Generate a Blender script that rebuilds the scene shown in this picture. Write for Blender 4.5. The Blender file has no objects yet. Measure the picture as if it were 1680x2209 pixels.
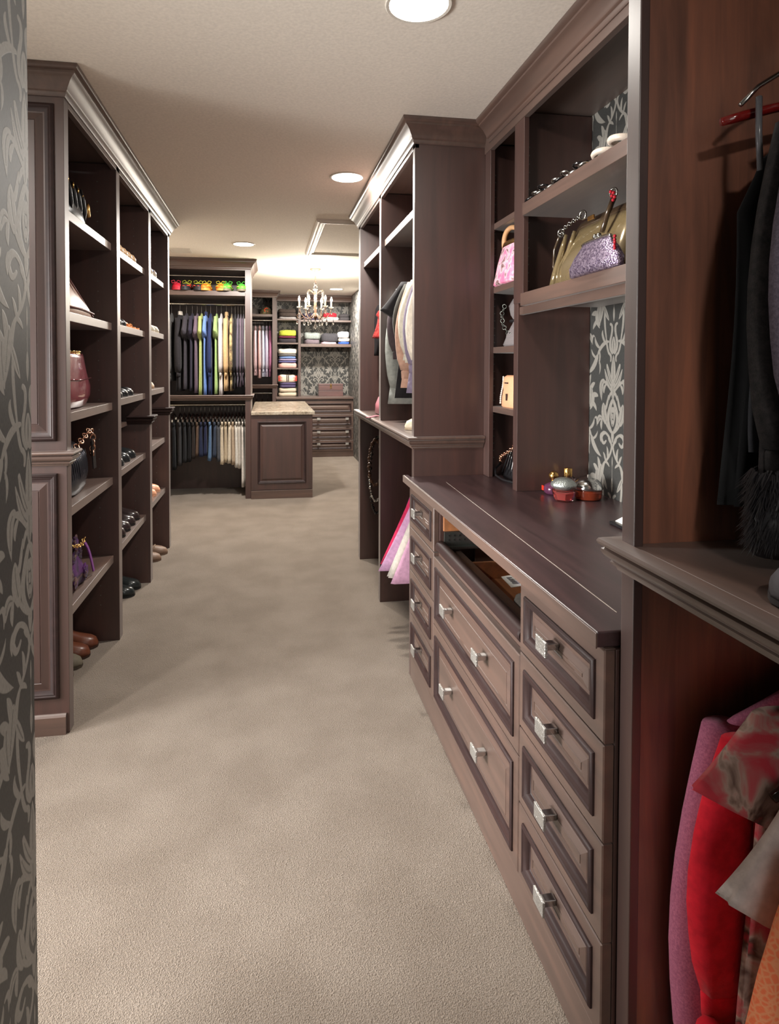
import bpy, math, random
import numpy as np
from mathutils import Vector
random.seed(7)
C = bpy.context.scene
R = math.radians

# ------------------------------------------------------------------ camera
cam_d = bpy.data.cameras.new('camera')
cam = bpy.data.objects.new('camera', cam_d)
C.collection.objects.link(cam)
cam.location = (0, 0, 1.36)
from mathutils import Matrix
_r = Vector((0.98729406, -0.15888747, 0.00228211))
_u = Vector((0.00173303, 0.02512718, 0.99968276))
_f = Vector((0.15889441, 0.9869769, -0.02508327))
cam.rotation_euler = Matrix(((_r.x, _u.x, -_f.x), (_r.y, _u.y, -_f.y), (_r.z, _u.z, -_f.z))).to_euler()
cam_d.sensor_fit = 'VERTICAL'
cam_d.sensor_height = 36.0
cam_d.lens = 1331.1 / 2209 * 36
cam_d.shift_x = (840 - 793.2) / 2209
cam_d.shift_y = -(1104.5 - 821.4) / 2209
cam_d.clip_start = 0.02
C.camera = cam

# ------------------------------------------------------------------ world, exposure
w = bpy.data.worlds.new('world'); C.world = w
w.use_nodes = True
w.node_tree.nodes['Background'].inputs[0].default_value = (1.0, 0.95, 0.9, 1)
w.node_tree.nodes['Background'].inputs[1].default_value = 0.05
C.view_settings.view_transform = 'Standard'
C.view_settings.look = 'None'
C.view_settings.gamma = 1.0
C.view_settings.use_curve_mapping = False
C.view_settings.exposure = 0.0
WARM = (1.0, 0.95, 0.88)
def added_fill(loc, rot, sx, sy, power, col=(1.0, 0.98, 0.95), spread=180):
    l = bpy.data.lights.new('added_fill', 'AREA'); l.shape = 'RECTANGLE'; l.size = sx; l.size_y = sy; l.energy = power; l.color = col; l.spread = R(spread)
    o = bpy.data.objects.new('added_fill', l); C.collection.objects.link(o); o.location = loc; o.rotation_euler = rot
added_fill((0.35, -1.93, 1.35), (R(90), 0, 0), 1.5, 1.7, 8)          # added fill light behind the camera, no known source
added_fill((-2.53, 1.1, 1.05), (R(78), 0, R(-90)), 1.7, 1.3, 132, spread=95)      # added fill light in the alcove, brightens ceiling and drawer fronts
CEIL = 2.42

# ------------------------------------------------------------------ material helpers
MATS = {}
def lin(r, g, b):
    f = lambda c: (c/255/12.92) if c/255 <= 0.04045 else ((c/255+0.055)/1.055)**2.4
    return (f(r), f(g), f(b), 1)
def nodemat(name):
    m = bpy.data.materials.new(name); m.use_nodes = True
    nt = m.node_tree
    return m, nt, nt.nodes['Principled BSDF']
def nd(nt, kind, **kw):
    n = nt.nodes.new(kind)
    for k, v in kw.items():
        if k in n.inputs: n.inputs[k].default_value = v
        else: setattr(n, k, v)
    return n
def ramp(nt, stops):
    r = nt.nodes.new('ShaderNodeValToRGB')
    e = r.color_ramp.elements
    while len(e) < len(stops): e.new(0.5)
    for i, (p, c) in enumerate(stops):
        e[i].position = p; e[i].color = c
    return r
def wood(name, base, grain='z', rough=0.5, contrast=0.35, spec=0.5, coat=0.9, sheen=0.12):
    if name in MATS: return MATS[name]
    m, nt, b = nodemat(name)
    g = nd(nt, 'ShaderNodeNewGeometry')
    mp = nd(nt, 'ShaderNodeMapping')
    sc = {'x': (1.1, 14, 14), 'y': (14, 1.1, 14), 'z': (14, 14, 1.1)}[grain]
    mp.inputs['Scale'].default_value = sc
    nt.links.new(g.outputs['Position'], mp.inputs['Vector'])
    n = nd(nt, 'ShaderNodeTexNoise', Scale=1.6, Detail=6.0, Roughness=0.62, Distortion=0.6)
    nt.links.new(mp.outputs[0], n.inputs['Vector'])
    n2 = nd(nt, 'ShaderNodeTexNoise', Scale=7.0, Detail=3.0)
    nt.links.new(mp.outputs[0], n2.inputs['Vector'])
    a = tuple(c*(1-contrast) for c in base[:3]) + (1,)
    d = (base[0]*(1+contrast), base[1]*(1+contrast*0.8), base[2]*(1+contrast*0.6), 1)
    rp = ramp(nt, [(0.3, a), (0.55, base), (0.75, d)])
    nt.links.new(n.outputs[0], rp.inputs[0])
    nt.links.new(rp.outputs[0], b.inputs['Base Color'])
    bp = nd(nt, 'ShaderNodeBump', Strength=0.05, Distance=0.002)
    nt.links.new(n2.outputs[0], bp.inputs['Height'])
    nt.links.new(bp.outputs[0], b.inputs['Normal'])
    b.inputs['Roughness'].default_value = rough
    b.inputs['Specular IOR Level'].default_value = spec
    b.inputs['Coat Weight'].default_value = coat
    b.inputs['Coat Roughness'].default_value = 0.42
    b.inputs['Coat IOR'].default_value = 1.55
    b.inputs['Sheen Weight'].default_value = sheen
    b.inputs['Sheen Roughness'].default_value = 0.35
    b.inputs['Sheen Tint'].default_value = (1, .96, .92, 1)
    MATS[name] = m
    return m
def plain(name, col, rough=0.5, metal=0.0, spec=0.5, bump=0.0, bscale=200, emit=0.0, trans=0.0, ior=1.45, coat=0.0):
    if name in MATS: return MATS[name]
    m, nt, b = nodemat(name)
    b.inputs['Roughness'].default_value = rough
    b.inputs['Metallic'].default_value = metal
    b.inputs['Specular IOR Level'].default_value = spec
    b.inputs['Transmission Weight'].default_value = trans
    b.inputs['IOR'].default_value = ior
    b.inputs['Coat Weight'].default_value = coat
    tc = nd(nt, 'ShaderNodeTexCoord')
    n = nd(nt, 'ShaderNodeTexNoise', Scale=bscale, Detail=3.0)
    nt.links.new(tc.outputs['Object'], n.inputs['Vector'])
    k = 0.06 if trans == 0 else 0.0
    rp = ramp(nt, [(0.3, tuple(c*(1-k) for c in col[:3]) + (1,)), (0.7, tuple(min(1, c*(1+k)) for c in col[:3]) + (1,))])
    nt.links.new(n.outputs[0], rp.inputs[0]); nt.links.new(rp.outputs[0], b.inputs['Base Color'])
    if bump:
        bp = nd(nt, 'ShaderNodeBump', Strength=bump, Distance=0.003)
        nt.links.new(n.outputs[0], bp.inputs['Height']); nt.links.new(bp.outputs[0], b.inputs['Normal'])
    if emit:
        b.inputs['Emission Color'].default_value = col; b.inputs['Emission Strength'].default_value = emit
    MATS[name] = m
    return m
def cloth(rgb, kind='plain', rgb2=None, scale=60):
    key = 'cloth_%s_%s_%s_%s' % (kind, rgb, rgb2, scale)
    if key in MATS: return MATS[key]
    m, nt, b = nodemat('fabric_%s_%d_%d_%d' % ((kind,) + tuple(rgb)))
    c1 = lin(*rgb); c2 = lin(*(rgb2 or rgb))
    b.inputs['Roughness'].default_value = 0.85
    b.inputs['Sheen Weight'].default_value = 0.06
    b.inputs['Specular IOR Level'].default_value = 0.2
    tc = nd(nt, 'ShaderNodeTexCoord')
    fine = nd(nt, 'ShaderNodeTexNoise', Scale=420.0, Detail=2.0)
    nt.links.new(tc.outputs['Object'], fine.inputs['Vector'])
    dark = tuple(c*0.78 for c in c1[:3]) + (1,)
    if kind == 'plain':
        src = nd(nt, 'ShaderNodeTexNoise', Scale=float(scale), Detail=5.0)
        nt.links.new(tc.outputs['Object'], src.inputs['Vector'])
        rp = ramp(nt, [(0.3, dark), (0.65, c1)])
        nt.links.new(src.outputs[0], rp.inputs[0]); col = rp.outputs[0]
    elif kind in ('stripe', 'rib', 'check'):
        src = nd(nt, 'ShaderNodeTexWave', Scale=float(scale), Distortion=0.4 if kind == 'rib' else 0.0)
        src.bands_direction = 'Z' if kind != 'check' else 'X'
        nt.links.new(tc.outputs['Object'], src.inputs['Vector'])
        rp = ramp(nt, [(0.4, c1), (0.6, c2)])
        nt.links.new(src.outputs[0], rp.inputs[0]); col = rp.outputs[0]
        if kind == 'check':
            s2 = nd(nt, 'ShaderNodeTexWave', Scale=float(scale)); s2.bands_direction = 'Z'
            nt.links.new(tc.outputs['Object'], s2.inputs['Vector'])
            r2 = ramp(nt, [(0.4, c1), (0.6, c2)]); nt.links.new(s2.outputs[0], r2.inputs[0])
            mx = nd(nt, 'ShaderNodeMix', data_type='RGBA'); mx.inputs[0].default_value = 0.5
            nt.links.new(col, mx.inputs[6]); nt.links.new(r2.outputs[0], mx.inputs[7]); col = mx.outputs[2]
    elif kind == 'blotch':
        src = nd(nt, 'ShaderNodeTexNoise', Scale=float(scale), Detail=4.0, Distortion=0.7)
        nt.links.new(tc.outputs['Object'], src.inputs['Vector'])
        rp = ramp(nt, [(0.38, c1), (0.47, lin(*[int(x*0.55+y*0.45) for x, y in zip(rgb, rgb2)])), (0.53, c2), (0.62, lin(96, 70, 62)), (0.7, c1)])
        nt.links.new(src.outputs[0], rp.inputs[0]); col = rp.outputs[0]
    elif kind == 'lace':
        src = nd(nt, 'ShaderNodeTexVoronoi', Scale=float(scale), feature='DISTANCE_TO_EDGE')
        nt.links.new(tc.outputs['Object'], src.inputs['Vector'])
        rp = ramp(nt, [(0.05, c2), (0.22, c1)])
        nt.links.new(src.outputs[0], rp.inputs[0]); col = rp.outputs[0]
    elif kind == 'melange':
        src = nd(nt, 'ShaderNodeTexNoise', Scale=float(scale), Detail=8.0, Roughness=0.8)
        nt.links.new(tc.outputs['Object'], src.inputs['Vector'])
        rp = ramp(nt, [(0.4, c1), (0.6, c2)])
        nt.links.new(src.outputs[0], rp.inputs[0]); col = rp.outputs[0]
    nt.links.new(col, b.inputs['Base Color'])
    bp = nd(nt, 'ShaderNodeBump', Strength=0.25, Distance=0.002)
    nt.links.new(fine.outputs[0], bp.inputs['Height']); nt.links.new(bp.outputs[0], b.inputs['Normal'])
    MATS[key] = m
    return m

WB = lin(64, 38, 32)
WDZ = wood('espresso_wood_upright_grain', WB, 'z')
WB_LIT = lin(84, 62, 53)  # lighter base for front faces, their light put into the colour
WDY = wood('espresso_wood_long_grain_lit', WB_LIT, 'y')
WDX = wood('espresso_wood_cross_grain_lit', WB_LIT, 'x')
GLZ = wood('espresso_wood_dark_glaze', lin(46, 30, 29), 'y', rough=0.55, coat=0.08, spec=0.3, sheen=0.0)
TOPW = wood('espresso_counter_wood', lin(66, 46, 48), 'y', rough=0.3, contrast=0.45, coat=0.5, sheen=0.0)
OAKB = wood('drawer_inner_wood', lin(168, 108, 66), 'y', rough=0.5)
CHROME = plain('polished_chrome', lin(200, 200, 198), 0.14, 1.0)
HAMMER = plain('hammered_chrome', lin(186, 184, 180), 0.3, 0.75, bump=0.9, bscale=260)
STEEL = plain('zinc_plated_steel', lin(120, 124, 118), 0.35, 0.9)
RODM = plain('brushed_nickel_rod', lin(205, 200, 188), 0.25, 1.0)
GOLD = plain('gold_metal', lin(198, 158, 96), 0.25, 1.0)
BRONZE = plain('antique_bronze', lin(92, 66, 50), 0.55, 0.4)
BLACKL = plain('black_leather', lin(26, 25, 27), 0.35, bump=0.2, bscale=120)
BLACKP = plain('black_patent', lin(16, 15, 17), 0.12, coat=0.6)
CRYSTAL = plain('crystal_glass', (1, 1, 1, 1), 0.02, trans=1.0, ior=1.5)
HANGW = plain('dark_hanger_wood', lin(38, 18, 16), 0.18, coat=0.5)
HANGR = plain('red_lacquered_hanger', lin(110, 22, 20), 0.12, coat=0.8)
PAINT = plain('ceiling_paint', lin(236, 228, 217), 0.9, bump=0.15, bscale=90)
WALLP = plain('plain_wall_paint', lin(200, 190, 176), 0.9, bump=0.1, bscale=90)
WHITEP = plain('white_trim_paint', lin(222, 216, 206), 0.5)

# carpet
def carpet_mat():
    m, nt, b = nodemat('beige_cut_pile_carpet')
    g = nd(nt, 'ShaderNodeNewGeometry')
    n1 = nd(nt, 'ShaderNodeTexNoise', Scale=240.0, Detail=4.0, Roughness=0.75)
    n2 = nd(nt, 'ShaderNodeTexNoise', Scale=4.2, Detail=4.0)
    n3 = nd(nt, 'ShaderNodeTexVoronoi', Scale=330.0)
    for n in (n1, n2, n3): nt.links.new(g.outputs['Position'], n.inputs['Vector'])
    r1 = ramp(nt, [(0.32, lin(102, 91, 81)), (0.5, lin(131, 119, 107)), (0.7, lin(147, 136, 125))])
    nt.links.new(n1.outputs[0], r1.inputs[0])
    r2 = ramp(nt, [(0.35, (0.82, 0.8, 0.78, 1)), (0.65, (1, 1, 1, 1))])
    nt.links.new(n2.outputs[0], r2.inputs[0])
    mx = nd(nt, 'ShaderNodeMix', data_type='RGBA', blend_type='MULTIPLY'); mx.inputs[0].default_value = 1.0
    nt.links.new(r1.outputs[0], mx.inputs[6]); nt.links.new(r2.outputs[0], mx.inputs[7])
    nt.links.new(mx.outputs[2], b.inputs['Base Color'])
    bp = nd(nt, 'ShaderNodeBump', Strength=0.8, Distance=0.004)
    ad = nd(nt, 'ShaderNodeMath', operation='ADD')
    nt.links.new(n1.outputs[0], ad.inputs[0]); nt.links.new(n3.outputs[0], ad.inputs[1])
    nt.links.new(ad.outputs[0], bp.inputs['Height']); nt.links.new(bp.outputs[0], b.inputs['Normal'])
    b.inputs['Roughness'].default_value = 1.0
    b.inputs['Specular IOR Level'].default_value = 0.05
    b.inputs['Sheen Weight'].default_value = 0.15
    return m
CARPET = carpet_mat()
def granite_mat():
    m, nt, b = nodemat('beige_speckled_granite')
    g = nd(nt, 'ShaderNodeNewGeometry')
    n1 = nd(nt, 'ShaderNodeTexNoise', Scale=34.0, Detail=8.0, Roughness=0.75)
    n2 = nd(nt, 'ShaderNodeTexNoise', Scale=6.0, Detail=4.0, Distortion=1.0)
    for n in (n1, n2): nt.links.new(g.outputs['Position'], n.inputs['Vector'])
    r1 = ramp(nt, [(0.34, lin(80, 70, 60)), (0.46, lin(154, 142, 126)), (0.6, lin(182, 171, 155)), (0.72, lin(130, 100, 78))])
    nt.links.new(n1.outputs[0], r1.inputs[0])
    r2 = ramp(nt, [(0.4, (0.72, 0.68, 0.62, 1)), (0.6, (1, 1, 1, 1))]); nt.links.new(n2.outputs[0], r2.inputs[0])
    mx = nd(nt, 'ShaderNodeMix', data_type='RGBA', blend_type='MULTIPLY'); mx.inputs[0].default_value = 1.0
    nt.links.new(r1.outputs[0], mx.inputs[6]); nt.links.new(r2.outputs[0], mx.inputs[7])
    nt.links.new(mx.outputs[2], b.inputs['Base Color']); b.inputs['Roughness'].default_value = 0.25
    return m
GRANITE = granite_mat()

# damask wallpaper: a repeat drawn from tapered strokes (centimetres, mirrored about the axis)
PW, PH = 52.0, 63.0
def damask_image():
    S = 9.0
    W, H = int(PW*S), int(PH*S)
    img = np.zeros((H, W), np.float32)
    # each stroke: quadratic curve p0, p1, p2, start / mid / end half-width
    leaf = [
        ((0, 4), (0, 8), (0, 13.5), 1.0, 2.0, 0.1), ((0.4, 3), (2.6, 5.5), (4.2, 9.8), 0.5, 1.1, 0.5),
        ((0.5, 1), (3.2, 2), (5.8, 8.2), 0.7, 1.3, 0.2), ((0.5, 0), (3.6, 3.6), (6.6, 3.6), 0.6, 1.0, 0.9),
        ((6.6, 3.8), (9.2, 3.0), (7.7, -3.6), 0.9, 1.2, 0.2), ((5.0, 2.4), (6.6, 1.2), (6.2, -0.6), 0.4, 0.6, 0.2),
        ((0, 2.5), (0, 0), (0, -3), 1.6, 1.3, 0.3), ((1.0, -0.4), (2.4, -1.2), (2.6, -3.0), 0.6, 0.6, 0.2),
        # vase
        ((0.5, -3.4), (1.6, -5), (2.6, -7.6), 0.7, 0.8, 0.9), ((2.6, -7.6), (4.4, -11.5), (0.2, -15), 0.9, 0.9, 0.4),
        ((0.4, -6), (2.0, -9.0), (0.3, -12.6), 0.5, 0.5, 0.2), ((0, -6.2), (0, -7), (0, -7.4), 0.4, 0.5, 0.4),
        ((0, -8.4), (0, -9), (0, -9.6), 0.4, 0.5, 0.4), ((0, -10.6), (0, -11), (0, -11.6), 0.4, 0.5, 0.4),
        ((0.9, -7.4), (1.0, -8), (0.9, -8.6), 0.3, 0.4, 0.3), ((0.9, -9.6), (1.0, -10), (0.9, -10.6), 0.3, 0.4, 0.3),
        # acanthus beside the vase
        ((3.0, -1.4), (3.6, -4), (4.6, -6.2), 0.2, 0.7, 0.6), ((6.4, -4.6), (6.4, -8), (4.6, -11.6), 0.3, 1.7, 0.5),
        ((7.3, -6.6), (7.2, -9), (5.2, -12), 0.2, 0.8, 0.4), ((4.8, -5.4), (5.6, -8), (4.4, -11), 0.3, 0.9, 0.3),
        ((5.0, -11), (3.6, -13.4), (1.0, -15), 0.5, 0.5, 0.4), ((7.2, -10.6), (9.8, -9), (10.4, -12.6), 0.3, 1.1, 0.9),
        ((7.4, -11), (8.2, -12.6), (7.6, -14.6), 0.4, 0.7, 0.2),
        # node, scroll and stems
        ((0, -15.4), (0, -17), (0, -18.6), 0.9, 0.9, 0.2), ((0.3, -20.8), (1.4, -16.6), (4.6, -15.6), 0.5, 0.55, 0.5),
        ((4.6, -15.6), (7.6, -15.4), (7.2, -18.4), 0.5, 0.7, 0.7), ((7.2, -18.4), (6.2, -20.6), (4.4, -18.6), 0.7, 0.6, 0.4),
        ((7.4, -15.8), (8.6, -17), (8.0, -19.4), 0.2, 0.6, 0.3), ((0.4, -19.4), (2.0, -18.6), (2.8, -17.4), 0.3, 0.5, 0.2),
        ((0.5, -20.4), (0.8, -23.5), (5.2, -26.8), 0.5, 0.5, 0.5), ((3.3, -25.2), (2.6, -22.6), (3.8, -20.6), 0.3, 0.9, 0.1),
        ((4.6, -26.0), (4.9, -24.4), (6.2, -23.0), 0.3, 0.8, 0.1), ((4.4, -26.4), (3.0, -26.6), (2.0, -27.8), 0.4, 0.6, 0.2),
        ((5.2, -26.8), (7.2, -29), (6.4, -33), 0.5, 0.7, 0.4), ((0, -24), (0, -26), (0, -27.4), 0.1, 0.45, 0.1),
        ((0, -27), (0, -30), (0, -32), 0.1, 0.1, 0.1),
        # lower acanthus and lyre
        ((7.6, -28), (8.6, -31), (9.4, -37), 0.3, 1.7, 0.5), ((10.4, -30), (11.2, -33), (9.6, -38), 0.2, 1.3, 0.5),
        ((12.4, -33), (12.4, -36), (9.8, -39), 0.2, 1.0, 0.4), ((6.6, -31.4), (5.2, -34), (3.4, -36.4), 0.6, 1.2, 0.2),
        ((6.2, -33), (6.6, -37), (5.0, -43), 0.5, 0.45, 0.4), ((0, -32), (0, -34.4), (0, -37), 0.2, 0.9, 0.1),
        ((2.2, -38), (0.2, -38.4), (1.6, -42.5), 0.5, 0.6, 0.6), ((1.6, -42.5), (3.4, -46.5), (0.8, -48.6), 0.6, 0.7, 0.6),
        ((0.2, -43), (1.4, -46), (0.1, -48.6), 0.3, 0.8, 0.3), ((5.0, -43), (4.4, -47), (3.0, -48.8), 0.4, 0.6, 0.5),
        ((3.0, -48.8), (1.0, -49.6), (1.8, -51.6), 0.5, 0.6, 0.4),
        # long side scroll that links the half drop
        ((3.4, -44.4), (8.4, -44.6), (11.4, -50), 0.4, 0.75, 0.9), ((11.4, -50), (13.4, -54.4), (18.4, -56.4), 0.9, 1.0, 0.15),
        ((5.4, -45), (8.6, -41.6), (7.4, -40.0), 0.4, 0.6, 0.3), ((9.4, -46.6), (12.8, -45.2), (13.0, -42.2), 0.3, 0.7, 0.2),
        ((11.6, -50.4), (14.8, -49.6), (15.6, -47.0), 0.3, 0.5, 0.2), ((9.6, -48), (9.0, -50.4), (10.0, -52.6), 0.3, 0.5, 0.2),
        ((8.4, -33), (11.4, -28.8), (13.2, -28.6), 0.4, 1.0, 0.3), ((9.2, -34), (14.0, -32.4), (15.6, -33.6), 0.4, 1.0, 0.3),
        ((9.2, -35), (13.6, -36.6), (14.6, -39.2), 0.4, 0.9, 0.3), ((8.2, -32), (8.6, -27.4), (10.2, -25.4), 0.4, 1.0, 0.3),
        ((13.6, -42), (15.6, -41), (15.0, -45), 0.3, 0.5, 0.4), ((16.0, -20), (17.6, -22), (16.4, -25), 0.2, 0.5, 0.2),
    ]
    yy, xx = np.mgrid[0:H, 0:W].astype(np.float32)
    def dab(cx, cy, r, v):
        x0 = int(cx*S - r*S - 2); x1 = int(cx*S + r*S + 3); y0 = int(cy*S - r*S - 2); y1 = int(cy*S + r*S + 3)
        ix = np.arange(x0, x1); iy = np.arange(y0, y1)
        d = np.hypot((ix[None, :] - cx*S), (iy[:, None] - cy*S))
        a = np.clip(r*S - d + 0.5, 0, 1)*v
        sub = np.ix_(iy % H, ix % W)
        img[sub] = np.maximum(img[sub], a)
    for dx, dy in ((PW/2, PH*0.62), (0, PH*0.62 - PH/2)):
        for mir in (1, -1):
            for p0, p1, p2, w0, w1, w2 in leaf:
                L = math.dist(p0, p1) + math.dist(p1, p2)
                n = max(8, int(L*5))
                for i in range(n + 1):
                    t = i/n
                    x = (1-t)**2*p0[0] + 2*t*(1-t)*p1[0] + t*t*p2[0]
                    y = (1-t)**2*p0[1] + 2*t*(1-t)*p1[1] + t*t*p2[1]
                    r = (1-t)**2*w0 + 2*t*(1-t)*w1*(1.15 if abs(p1[0]) < 6.3 else 1.75) + t*t*w2*(1 if abs(p2[0]) < 6.3 else .35)
                    dab(mir*x + dx, y + dy, max(0.1, r), 1.0)
            for p0, p1, p2, w0, w1, w2 in leaf:           # darker mid-vein in the broad leaves
                if w1 < 1.05: continue
                for i in range(24):
                    t = 0.1 + 0.75*i/23
                    x = (1-t)**2*p0[0] + 2*t*(1-t)*p1[0] + t*t*p2[0]
                    y = (1-t)**2*p0[1] + 2*t*(1-t)*p1[1] + t*t*p2[1]
                    cx, cy, r = mir*x + dx, y + dy, 0.16
                    ix = np.arange(int(cx*S-2), int(cx*S+3)); iy = np.arange(int(cy*S-2), int(cy*S+3))
                    d = np.hypot((ix[None, :] - cx*S), (iy[:, None] - cy*S))
                    sub = np.ix_(iy % H, ix % W)
                    img[sub] = np.minimum(img[sub], 1 - 0.65*np.clip(r*S - d + 0.5, 0, 1))
    im = bpy.data.images.new('damask_repeat', W, H, float_buffer=False)
    im.colorspace_settings.name = 'Non-Color'
    px = np.ones((H, W, 4), np.float32)
    px[..., 0] = px[..., 1] = px[..., 2] = img
    im.pixels.foreach_set(px.ravel())
    im.update(); im.pack()
    return im
def damask_mat():
    m, nt, b = nodemat('black_and_silver_damask_wallpaper')
    uv = nd(nt, 'ShaderNodeTexCoord')
    t = nt.nodes.new('ShaderNodeTexImage'); t.image = damask_image(); t.extension = 'REPEAT'
    nt.links.new(uv.outputs['UV'], t.inputs['Vector'])
    g = nd(nt, 'ShaderNodeNewGeometry')
    mp = nd(nt, 'ShaderNodeMapping'); mp.inputs['Scale'].default_value = (700, 700, 120)
    nt.links.new(g.outputs['Position'], mp.inputs['Vector'])
    n = nd(nt, 'ShaderNodeTexNoise', Scale=1.0, Detail=2.0); nt.links.new(mp.outputs[0], n.inputs['Vector'])
    bg = ramp(nt, [(0.3, lin(36, 36, 35)), (0.7, lin(62, 62, 60))]); nt.links.new(n.outputs[0], bg.inputs[0])
    fg = ramp(nt, [(0.3, lin(114, 111, 105)), (0.7, lin(142, 138, 131))]); nt.links.new(n.outputs[0], fg.inputs[0])
    mx = nd(nt, 'ShaderNodeMix', data_type='RGBA')
    nt.links.new(t.outputs['Color'], mx.inputs[0]); nt.links.new(bg.outputs[0], mx.inputs[6]); nt.links.new(fg.outputs[0], mx.inputs[7])
    nt.links.new(mx.outputs[2], b.inputs['Base Color'])
    b.inputs['Roughness'].default_value = 0.55
    bp = nd(nt, 'ShaderNodeBump', Strength=0.3, Distance=0.001)
    nt.links.new(t.outputs['Color'], bp.inputs['Height']); nt.links.new(bp.outputs[0], b.inputs['Normal'])
    return m
DAMASK = damask_mat()

# ------------------------------------------------------------------ mesh helpers
class MB:
    def __init__(s): s.v = []; s.f = []; s.uv = None
    def add(s, vs, fs):
        o = len(s.v); s.v += [tuple(p) for p in vs]; s.f += [tuple(i + o for i in f) for f in fs]; return s
    def box(s, x0, x1, y0, y1, z0, z1):
        x0, x1 = min(x0, x1), max(x0, x1); y0, y1 = min(y0, y1), max(y0, y1); z0, z1 = min(z0, z1), max(z0, z1)
        return s.add([(x, y, z) for z in (z0, z1) for y in (y0, y1) for x in (x0, x1)],
                     [(0, 2, 3, 1), (4, 5, 7, 6), (0, 1, 5, 4), (2, 6, 7, 3), (0, 4, 6, 2), (1, 3, 7, 5)])
    def loft(s, rings, cap0=True, cap1=True, closed=True):
        n = len(rings[0]); vs = [p for r in rings for p in r]; fs = []
        for i in range(len(rings) - 1):
            for j in range(n if closed else n - 1):
                a = i*n + j; b = i*n + (j + 1) % n
                fs.append((a, b, b + n, a + n))
        if cap0: fs.append(tuple(range(n))[::-1])
        if cap1: fs.append(tuple(range((len(rings) - 1)*n, len(rings)*n)))
        return s.add(vs, fs)
    def tube(s, pts, r, n=8, caps=True):
        pts = [Vector(p) for p in pts]; rings = []
        rs = r if isinstance(r, (list, tuple)) else [r]*len(pts)
        up = None
        for i, p in enumerate(pts):
            t = (pts[min(i+1, len(pts)-1)] - pts[max(i-1, 0)]).normalized()
            if up is None: up = Vector((0, 0, 1)) if abs(t.z) < 0.9 else Vector((1, 0, 0))
            a = t.cross(up)
            if a.length < 1e-6: a = t.orthogonal()
            a.normalize(); b = a.cross(t).normalized(); up = b
            rings.append([p + (a*math.cos(2*math.pi*k/n) + b*math.sin(2*math.pi*k/n))*rs[i] for k in range(n)])
        return s.loft(rings, caps, caps)
    def lathe(s, prof, c, n=16, axis='z'):
        rings = []
        for r, h in prof:
            q = []
            for k in range(n):
                a = 2*math.pi*k/n; x, y = max(r, 1e-4)*math.cos(a), max(r, 1e-4)*math.sin(a)
                q.append({'z': (c[0]+x, c[1]+y, c[2]+h), 'x': (c[0]+h, c[1]+x, c[2]+y), 'y': (c[0]+x, c[1]+h, c[2]+y)}[axis])
            rings.append(q)
        return s.loft(rings)
    def ball(s, c, r, n=12, m=8, sz=1.0):
        return s.lathe([(r*math.sin(math.pi*i/m), -r*sz*math.cos(math.pi*i/m)) for i in range(m + 1)], c, n)
    def torus(s, c, R_, r, ax, n=14, m=6, sx=1.0):
        ax = Vector(ax).normalized(); u = ax.orthogonal().normalized(); v = ax.cross(u); vs = []; fs = []
        for i in range(n):
            a = 2*math.pi*i/n; d = u*math.cos(a)*sx + v*math.sin(a)
            for j in range(m):
                b = 2*math.pi*j/m
                vs.append(Vector(c) + d*(R_ + r*math.cos(b)) + ax*(r*math.sin(b)))
        for i in range(n):
            for j in range(m):
                fs.append((i*m+j, ((i+1) % n)*m+j, ((i+1) % n)*m+(j+1) % m, i*m+(j+1) % m))
        return s.add(vs, fs)
    def sweep(s, path, prof, side=1):
        """a moulding profile (out, up) carried along a horizontal path with mitred corners"""
        P = [Vector((p[0], p[1])) for p in path]; rings = []
        for i, p in enumerate(P):
            ns = []
            if i > 0: d = (P[i]-P[i-1]).normalized(); ns.append(Vector((-d.y, d.x))*side)
            if i < len(P)-1: d = (P[i+1]-P[i]).normalized(); ns.append(Vector((-d.y, d.x))*side)
            m = ns[0] if len(ns) == 1 else (ns[0]+ns[1])/(1+ns[0].dot(ns[1]))
            rings.append([(p.x + m.x*o, p.y + m.y*o, u) for o, u in prof])
        return s.loft(rings)
    def rects(s, O, U, V, N, w_, h_, rings, cap=True):
        """nested rectangular rings (inset, depth): a framed or raised panel"""
        O, U, V, N = map(Vector, (O, U, V, N)); rr = []
        for i, d in rings:
            rr.append([O + U*a + V*b + N*d for a, b in ((i, i), (w_-i, i), (w_-i, h_-i), (i, h_-i))])
        return s.loft(rr, False, cap)
    def build(s, name, mat, parent=None, smooth=False, bevel=0.0, kind=None, sub=0):
        off = Vector((0, 0, 0))
        p = parent
        while p is not None: off += p.location; p = p.parent
        me = bpy.data.meshes.new(name)
        me.from_pydata([tuple(Vector(v) - off) for v in s.v], [], s.f)
        import bmesh
        bm = bmesh.new(); bm.from_mesh(me); bmesh.ops.recalc_face_normals(bm, faces=bm.faces); bm.to_mesh(me); bm.free()
        me.materials.append(mat)
        if smooth:
            me.polygons.foreach_set('use_smooth', [True]*len(me.polygons))
            if smooth == 'auto': me.set_sharp_from_angle(angle=R(38))
        o = bpy.data.objects.new(name, me); C.collection.objects.link(o); o.parent = parent
        if bevel:
            md = o.modifiers.new('edges', 'BEVEL'); md.width = bevel; md.segments = 2; md.limit_method = 'ANGLE'; md.angle_limit = R(40)
        if sub:
            md = o.modifiers.new('smooth', 'SUBSURF'); md.levels = sub; md.render_levels = sub
        if kind: o['kind'] = kind
        return o
def thing(name, label, cat, loc=(0, 0, 0), group=None):
    o = bpy.data.objects.new(name, None); C.collection.objects.link(o); o.location = loc
    o.empty_display_size = 0.1
    o['label'] = label; o['category'] = cat
    if group: o['group'] = group
    return o
def tag(o, label, cat, group=None):
    o['label'] = label; o['category'] = cat
    if group: o['group'] = group
    return o
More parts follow.
